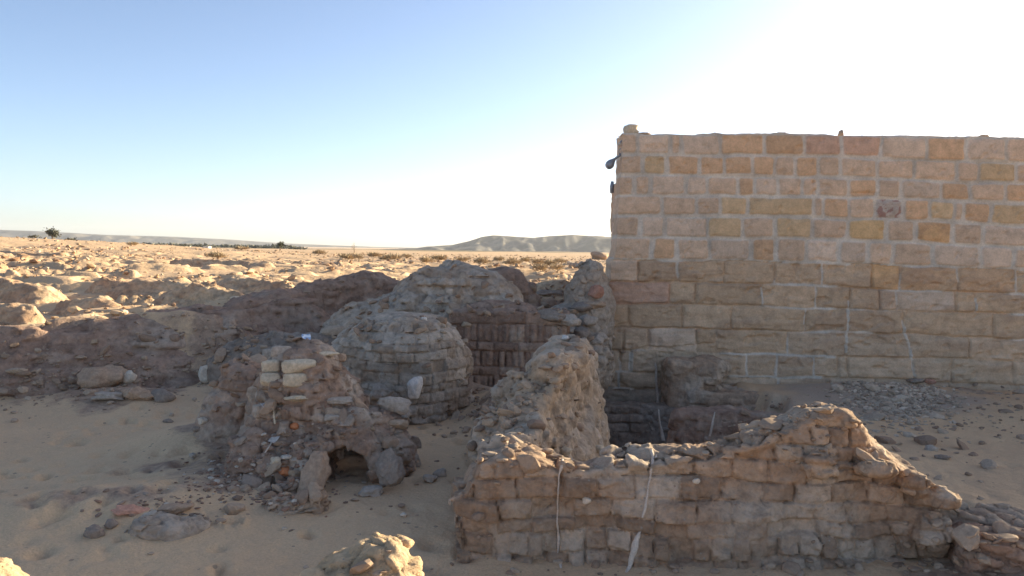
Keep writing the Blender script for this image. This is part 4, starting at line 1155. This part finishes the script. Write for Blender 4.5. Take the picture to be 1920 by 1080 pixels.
def twig(label, pts, r, mat):
    C = []
    for px, py, up in pts:
        p = hit(px, py)[0]; C.append(p + np.array([0, -0.01, up]))
    C = np.array(C); V = []; F = []
    for i, c in enumerate(C):
        for a in range(5):
            an = 2 * math.pi * a / 5; V.append(c + np.array([math.cos(an) * r, math.sin(an) * r * 0.5, math.sin(an) * r * 0.5]))
    for i in range(len(C) - 1):
        for a in range(5): F.append((i * 5 + a, i * 5 + (a + 1) % 5, (i + 1) * 5 + (a + 1) % 5, (i + 1) * 5 + a))
    o = link("twig", new_mesh("twig", np.array(V) - C[0], np.array(F)), M[mat]); o.location = tuple(C[0])
    tag(o, label, "twig")
twig("thin pale straw standing on the vault's slope above the plastic scraps", [(512, 766, .02), (514, 780, .02), (516, 796, .01)], 0.008, 'limestone_brick')
twig("thin pale straw lying below the plastic scraps", [(510, 832, .015), (504, 842, .015), (498, 850, .01)], 0.007, 'stone_pale')

# ------------------------------------------------------------------ floodlight on the wall corner
m, nt, b = mat_new("lamp_metal", 0.5); b.inputs["Base Color"].default_value = (0.30, 0.31, 0.33, 1); b.inputs["Metallic"].default_value = 0.4; M['lamp_metal'] = m
m, nt, b = mat_new("lamp_glass", 0.15); b.inputs["Base Color"].default_value = (0.45, 0.47, 0.5, 1); b.inputs["Specular IOR Level"].default_value = 0.5; M['lamp_glass'] = m
def tube(name, pts, rads, mat, parent, seg=12, cap=True):
    pts = np.array(pts, float); V = []; F = []
    for i, c in enumerate(pts):
        t = pts[min(i + 1, len(pts) - 1)] - pts[max(i - 1, 0)]; t /= np.linalg.norm(t)
        a1 = np.cross(t, [0, 1.0, 0.01]); a1 /= np.linalg.norm(a1); a2 = np.cross(t, a1)
        for a in range(seg):
            an = 2 * math.pi * a / seg; V.append(c + rads[i] * (a1 * math.cos(an) + a2 * math.sin(an)))
    for i in range(len(pts) - 1):
        for a in range(seg): F.append((i * seg + a, i * seg + (a + 1) % seg, (i + 1) * seg + (a + 1) % seg, (i + 1) * seg + a))
    n = len(pts); V.append(pts[0]); V.append(pts[-1]); T3 = []
    for a in range(seg):
        T3.append((n * seg, (a + 1) % seg, a)); T3.append((n * seg + 1, (n - 1) * seg + a, (n - 1) * seg + (a + 1) % seg))
    V = np.array(V) - (np.array(parent.location) if parent is not None else 0)
    return link(name, new_mesh(name, V, [np.array(F), np.array(T3)]), mat, parent)
LY = 12.15
lampt = thing("floodlight", "grey teardrop floodlight on a short arm at the left edge of the stone wall", "lamp", tuple(at(1163, 291, LY)))
A = lambda x, y, Y=LY: at(x, y, Y)
tube("lamp_arm", [A(1166, 288), A(1160, 293), A(1155, 296), A(1150, 301)], [.02, .018, .018, .02], M['lamp_metal'], lampt)
tube("lamp_head", [A(1153, 298), A(1150, 301), A(1147, 304), A(1144, 308), A(1141, 311), A(1138, 313.5)], [.02, .035, .055, .068, .062, .045], M['lamp_metal'], lampt)
tube("lamp_glass", [A(1138.6, 313.2), A(1137.2, 314.4)], [.045, .03], M['lamp_glass'], lampt)
ins = thing("wire_bracket", "small pale wire bracket with dark hook above the floodlight", "bracket", tuple(at(1165, 270, LY)))
tube("insulator", [A(1169, 272), A(1164, 271), A(1160, 271), A(1158, 272)], [.012, .03, .03, .012], M['plaster'], ins)
tube("hook", [A(1168, 266), A(1165, 264), A(1163, 267), A(1166, 270)], [.012, .014, .014, .012], M['lamp_metal'], ins, 8)
tube("wire", [A(1167, 276), A(1162, 280), A(1160, 284), A(1162, 290)], [.006, .006, .006, .006], M['lamp_metal'], ins, 6)
post = thing("iron_stub", "short dark iron stub on the broken top of the side wall, below the floodlight", "iron stub", tuple(at(1147, 360, 15.8)))
tube("stub_rod", [A(1147, 362, 15.8), A(1147, 350, 15.8), A(1148.5, 340, 15.8)], [.035, .04, .03], M['lamp_metal'], post)

# ------------------------------------------------------------------ loose rubble that nobody could count
def scatter(name, label, cat, pos, sizes, mats_seed, mat, sub=1, flat=0.6, variants=14, tint=None, boxy=0.3, cuts=5, lift=0.3, tilt=0.15):
    rng = np.random.RandomState(mats_seed)
    base = [rock_v(500 + k, sub, (1, 1, 1), cuts, boxy, 0.12)[0] for k in range(variants)]
    F0 = ICO[sub][1]; nv = len(base[0])
    n = len(pos); V = np.empty((n, nv, 3), np.float32)
    ang = rng.uniform(0, 6.28, n); sc = np.stack([sizes * rng.uniform(.7, 1.3, n), sizes * rng.uniform(.6, 1.1, n), sizes * flat * rng.uniform(.5, 1.2, n)], 1)
    vs = rng.randint(0, variants, n)
    for k in range(variants):
        m_ = vs == k
        q = base[k][None] * sc[m_][:, None]
        c, s = np.cos(ang[m_])[:, None], np.sin(ang[m_])[:, None]
        V[m_, :, 0] = q[..., 0] * c - q[..., 1] * s; V[m_, :, 1] = q[..., 0] * s + q[..., 1] * c; V[m_, :, 2] = q[..., 2]
    tl = rng.normal(size=(n, 2)).astype(np.float32) * tilt
    V[:, :, 2] += V[:, :, 0] * tl[:, :1] + V[:, :, 1] * tl[:, 1:]
    V += np.asarray(pos, np.float32)[:, None] + np.array([0, 0, 1], np.float32) * (sc[:, None, 2:3] * lift)
    F = (F0[None] + (np.arange(n) * nv)[:, None, None]).reshape(-1, 3)
    t = np.repeat(rng.uniform(0, 1, n) if tint is None else tint, nv)
    o = link(name, new_mesh(name, V.reshape(-1, 3), F, {"tint": t}, smooth=False), mat)
    return tag(o, label, cat, kind="stuff")
def chip_material(name, stops):
    m, nt, b = mat_new(name)
    c = ramp(nt, attr(nt, "tint"), [(p, tuple(v * q for v, q in zip(c_, (1.08, 0.97, 0.86)))) for p, c_ in stops])
    c = mixc(nt, 1.0, c, ramp(nt, noise_n(nt, 40, 4, 0.7, pos_out(nt)), [(0.3, 0.8), (0.7, 1.15)]), 'MULTIPLY')
    nt.links.new(c, b.inputs["Base Color"]); return m
M['chips'] = chip_material("chips", [(0.0, (.20, .15, .12)), (0.35, (.27, .21, .17)), (0.6, (.30, .19, .14)), (0.8, (.33, .29, .25)), (0.92, (.50, .46, .40)), (1.0, (.60, .57, .52))])
M['gravelchips'] = chip_material("gravel_chips", [(0.0, (.31, .26, .21)), (0.5, (.45, .385, .315)), (0.85, (.54, .47, .39)), (1.0, (.66, .59, .50))])
M['fieldchips'] = chip_material("field_chips", [(0.0, (.29, .19, .13)), (0.4, (.42, .30, .20)), (0.75, (.52, .40, .27)), (1.0, (.66, .58, .46))])
M['clodchips'] = chip_material("clod_chips", [(0.0, (.25, .19, .145)), (0.5, (.34, .265, .205)), (1.0, (.43, .36, .29))])
M['brickchips'] = chip_material('brick_chips', [(0.0, (.27, .20, .155)), (0.5, (.36, .275, .21)), (1.0, (.42, .345, .27))])
rs = np.random.RandomState(77)
def on_hit(cx, cy, sx, sy, n, uniform=False, ground_only=False):
    out = []
    for _ in range(n):
        x = cx + (rs.uniform(-1, 1) if uniform else rs.normal()) * sx; y = cy + (rs.uniform(-1, 1) if uniform else rs.normal()) * sy
        if not (0 < x < 1920 and 470 < y < 1079): continue
        p, nr, nm = hit(x, y)
        if p is None or nr[2] < 0.25 or (ground_only and not nm.startswith('ground')): continue
        out.append(p)
    return np.array(out).reshape(-1, 3)
p = np.concatenate([on_hit(450, 895, 55, 28, 330), on_hit(545, 850, 40, 50, 220), on_hit(300, 945, 60, 15, 80), on_hit(520, 910, 50, 18, 130), on_hit(620, 800, 60, 50, 130)])
scatter("brick_chips", "pale and reddish chips strewn down the debris slope of the broken vault", "chips", p, rs.lognormal(-4.35, 0.5, len(p)), 1, M['chips'], 1)
p = np.concatenate([on_hit(1685, 750, 50, 24, 1500, ground_only=True), on_hit(1640, 725, 40, 12, 200, ground_only=True)])
scatter("gravel", "grey gravel slope at the foot of the stone wall", "gravel", p, rs.lognormal(-3.75, 0.5, len(p)), 2, M['gravelchips'], 1)
p = np.concatenate([on_hit(190, 718, 110, 18, 220), on_hit(120, 690, 130, 35, 180), on_hit(450, 640, 160, 50, 160), on_hit(60, 740, 60, 20, 80), on_hit(900, 770, 50, 25, 130), on_hit(660, 905, 90, 40, 30), on_hit(900, 880, 20, 110, 60), on_hit(1800, 1045, 110, 25, 150), on_hit(1780, 850, 90, 40, 25), on_hit(480, 1010, 400, 50, 8), on_hit(1850, 770, 60, 30, 120), on_hit(1450, 800, 100, 30, 150), on_hit(1000, 760, 60, 70, 160), on_hit(1200, 1070, 300, 6, 40)])
scatter("mud_clods", "crumbled mud clods along the feet of walls and the bank", "clods", p, rs.lognormal(-4.05, 0.6, len(p)), 3, M['clodchips'], 2)
# broken bricks lying on and around the ruins
p = np.concatenate([on_hit(755, 640, 80, 50, 22), on_hit(860, 545, 110, 30, 45), on_hit(560, 740, 60, 60, 26), on_hit(640, 790, 70, 40, 22), on_hit(420, 730, 50, 30, 18), on_hit(1000, 760, 60, 80, 26), on_hit(1060, 680, 40, 40, 12), on_hit(640, 560, 60, 30, 25),
                    on_hit(1450, 790, 120, 20, 10), on_hit(1680, 860, 80, 40, 22), on_hit(1850, 1000, 50, 35, 30), on_hit(940, 590, 60, 12, 40), on_hit(1050, 590, 40, 40, 60), on_hit(300, 640, 180, 40, 14), on_hit(900, 770, 30, 20, 40), on_hit(520, 905, 50, 20, 30), on_hit(420, 640, 60, 20, 40), on_hit(1420, 800, 100, 20, 4)])
scatter("brick_debris", "broken mud-brick pieces lying on the tops and feet of the ruins", "bricks", p, rs.lognormal(-3.2, 0.35, len(p)), 5, M['brickchips'], 2, 0.62, boxy=0.85, cuts=4, lift=0.0, tilt=0.35)
# field rubble: denser in patches, laid on the terrain itself
n = 30000
rx = 10.5 * np.exp(rs.uniform(0, 1, n) ** 0.9 * math.log(12)); az = rs.uniform(-0.66, 0.22, n)
fx, fy = rx * np.sin(az), rx * np.cos(az)
dens = fbm2(fx, fy, 0.25, 3, 55) + 0.5 * fbm2(fx, fy, 0.9, 2, 56)
line = np.interp(fx, BANK[:, 0], BANK[:, 1])
k = (rs.uniform(-0.55, 0.75, n) < dens) & (fy > line + 0.1)
fx, fy, rx = fx[k], fy[k], rx[k]
sz = rs.lognormal(-3.35, 0.6, len(fx)) * np.clip(rx / 20, 0.7, 1.5)
scatter("desert_rubble", "brick and stone rubble strewn over the sunlit field", "rubble", np.stack([fx, fy, H(fx, fy)], 1), np.clip(sz, 0.015, 0.2), 4, M['fieldchips'], 1, 0.6)

# ------------------------------------------------------------------ plants
def foliage_mat(name, c1, c2):
    m, nt, b = mat_new(name, 0.8)
    nt.links.new(mixc(nt, attr(nt, "tint"), c1, c2), b.inputs["Base Color"]); return m
M['leaf'] = foliage_mat("leaf", (0.055, 0.06, 0.04), (0.12, 0.12, 0.075))
M['dry'] = foliage_mat("dry_twigs", (0.34, 0.25, 0.15), (0.54, 0.42, 0.27))
M['hazed_leaf'] = foliage_mat('hazed_leaf', (0.12, 0.12, 0.09), (0.20, 0.19, 0.14))  # paler, greyer leaf: distance haze mixed into the foliage colour
M['bark'] = stone_material("bark", (0.10, 0.075, 0.055), (0.16, 0.12, 0.09))
def leaves(seed, n, R, leaf, clumps=9, blade=False):
    rng = np.random.RandomState(seed)
    R = np.array(R, float)
    cc = rng.normal(size=(clumps, 3)); cc /= np.linalg.norm(cc, axis=1, keepdims=True); cc *= rng.uniform(0.35, 0.8, (clumps, 1)); cc[:, 2] = np.abs(cc[:, 2]) * 1.1 - 0.15
    w = rng.randint(0, clumps, n)
    p = (cc[w] + rng.normal(size=(n, 3)) * 0.24)
    d = rng.normal(size=(n, 3))
    if blade: d = p * 1.2 + rng.normal(size=(n, 3)) * 0.35; d[:, 2] += 0.6
    d /= np.linalg.norm(d, axis=1, keepdims=True)
    s = np.cross(d, rng.normal(size=(n, 3))); s /= np.linalg.norm(s, axis=1, keepdims=True)
    p = p * R; l = leaf * rng.uniform(.6, 1.4, (n, 1)); ww = l * (0.16 if blade else 0.45)
    V = np.stack([p - d * l, p + s * ww, p + d * l, p - s * ww], 1).reshape(-1, 3)
    V[:, 2] = np.maximum(V[:, 2], -R[2] * 0.9)
    F = np.arange(4 * n).reshape(-1, 4)
    return V, F, np.repeat(0.65 * rng.uniform(0, 1, clumps)[w] + 0.35 * rng.uniform(0, 1, n), 4)
def ground_at(px, Y):
    x = at(px, 465, Y)[0]
    return np.array([x, Y, float(H(np.array([x]), np.array([Y]))[0])])
def plant(name, label, cat, px, Y, w, h, seed, mat, n=700, leaf=None, group=None, trunk=True, blade=False, clumps=9):
    """w, h in photo pixels"""
    g = ground_at(px, Y); s = Y / FPX; W, Ht = w * s / 2, h * s
    t = thing(name, label, cat, tuple(g), 0, group)
    V, F, ti = leaves(seed, n, (W, W, Ht * 0.5), leaf or W * 0.16, clumps, blade)
    V[:, 2] += Ht * 0.5
    link("crown" if trunk else "twigs", new_mesh("crown", V, F, {"tint": ti}, smooth=False), M[mat], t)
    if trunk:
        o = tube("trunk", [g + (0, 0, -.1), g + (W * .05, 0, Ht * .2), g + (-W * .05, 0, Ht * .45), g + (W * .1, 0, Ht * .75)], [W * .14, W * .1, W * .08, W * .03], M['bark'], t, 8)
    else:
        o = tube("stem", [g + (0, 0, -.05), g + (W * .1, 0, Ht * .3), g + (-W * .1, 0, Ht * .6)], [W * .06, W * .05, W * .03], M['bark'], t, 6)
    return t
plant("tree", "round dark tree standing on the skyline at far left", "tree", 98, 70, 26, 25, 1, 'hazed_leaf', 650, clumps=9)
plant("bush", "low grey-green bush right of the skyline tree", "bush", 136, 78, 26, 12, 2, 'hazed_leaf', 300)
plant("bush", "wider grey-green bush third from left on the skyline", "bush", 172, 84, 34, 12, 3, 'hazed_leaf', 380)
plant("bush", "long dark green bush at the right end of the skyline row", "bush", 207, 90, 40, 10, 4, 'hazed_leaf', 400)
plant("bush", "thin sparse bush left of the skyline tree", "bush", 66, 66, 22, 7, 5, 'hazed_leaf', 150)
plant("tree", "small lone tree far out in the middle of the plain", "tree", 525, 150, 18, 20, 6, 'leaf', 380)
plant("tree", "small dark tree on the edge of the far fields", "tree", 345, 230, 26, 12, 7, 'leaf', 300)
plant("tree", "thin bare tree on the plain right of the lone tree", "tree", 664, 130, 12, 20, 8, 'dry', 200, blade=True)
sh = [(652, 52, 40, 12), (672, 47, 22, 16), (700, 60, 30, 9), (735, 50, 50, 13), (762, 58, 22, 9), (800, 44, 30, 12), (822, 56, 40, 10), (846, 40, 24, 14), (868, 52, 28, 11), (905, 47, 34, 13), (936, 58, 22, 9), (962, 42, 34, 15), (985, 55, 26, 11), (1008, 46, 32, 13), (1034, 38, 30, 16), (1012, 30, 34, 20), (1052, 50, 26, 13), (600, 70, 30, 8), (1045, 27, 28, 20), (408, 42, 36, 12), (452, 64, 24, 8), (250, 60, 22, 8)]
for k, (px, Y, w, h) in enumerate(sh):
    plant("dry_shrub", "golden brown dry shrub among others on the sunlit plain", "shrub", px, Y, w, h, 40 + k, 'dry', 420, leaf=w * Y / FPX * 0.11, group="dry shrubs on the plain", trunk=False, blade=True, clumps=11)

# far farm strip: low white buildings and the tree line
m, nt, b = mat_new("whitewash"); nt.links.new(mixc(nt, noise_n(nt, 0.8, 3, 0.6, pos_out(nt)), (0.62, 0.60, 0.56), (0.76, 0.75, 0.71)), b.inputs["Base Color"]); M['whitewash'] = m
M['darkhole'] = stone_material("window_dark", (0.05, 0.045, 0.04), (0.08, 0.07, 0.06))
for k, (px, Y, w, h, lab) in enumerate([(283, 420, 30, 3.2, "long low white building far across the plain at left"), (348, 380, 8, 4, "small white hut far across the plain, left of a pair"), (386, 380, 10, 4.5, "small white hut far across the plain, right of a pair")]):
    g = ground_at(px, Y); s = Y / FPX
    t = thing("white_hut", lab, "building", tuple(g), 0)
    W, Hh = w * s / 2, h * s
    V, F = box_mesh("w", (-W, 0, -1), (W, 3.5, Hh)); link("wall", new_mesh("wall", V, F, smooth=False), M['whitewash'], t)
    V, F = box_mesh("r", (-W - .15, -.15, Hh), (W + .15, 3.65, Hh + .18)); link("roof", new_mesh("roof", V, F, smooth=False), M['whitewash'], t)
    V, F = box_mesh("d", (-W * .3, -.03, -.5), (-W * .3 + .8, .02, Hh * .7)); link("door", new_mesh("door", V, F, smooth=False), M['darkhole'], t)
V = []; F = []; ti = []; off = 0
for k in range(75):
    px = rs.uniform(225, 560); Y = rs.uniform(500, 900); g = ground_at(px, Y)
    w = rs.uniform(4, 14); h = rs.uniform(1.0, 3.2)
    v_, f_, t_ = leaves(900 + k, 90, (w, w * .6, h * .5), 1.2, 6)
    v_[:, 2] += h * .45
    V.append(v_ + g); F.append(f_ + off); ti.append(t_); off += len(v_)
o = link("tree_line", new_mesh("tree_line", np.concatenate(V), np.concatenate(F), {"tint": np.concatenate(ti)}, smooth=False), M['hazed_leaf'])
tag(o, "dark strip of far-off trees and fields below the escarpment", "trees", kind="stuff")

# ------------------------------------------------------------------ air
V, F = box_mesh("haze", (-9600, -9600, -60), (9600, 9600, 190))
m = bpy.data.materials.new("haze"); m.use_nodes = True
nt = m.node_tree; nt.nodes.remove(nt.nodes["Principled BSDF"])
pv = nt.nodes.new("ShaderNodeVolumePrincipled")
pv.inputs["Color"].default_value = (0.93, 0.95, 1.0, 1); pv.inputs["Density"].default_value = 0.7e-4; pv.inputs["Anisotropy"].default_value = 0.3
nt.links.new(pv.outputs[0], nt.nodes["Material Output"].inputs["Volume"])
hz = link("haze", new_mesh("haze", V, F, smooth=False), m)
tag(hz, "pale dust haze over the plain", "haze", kind="stuff")
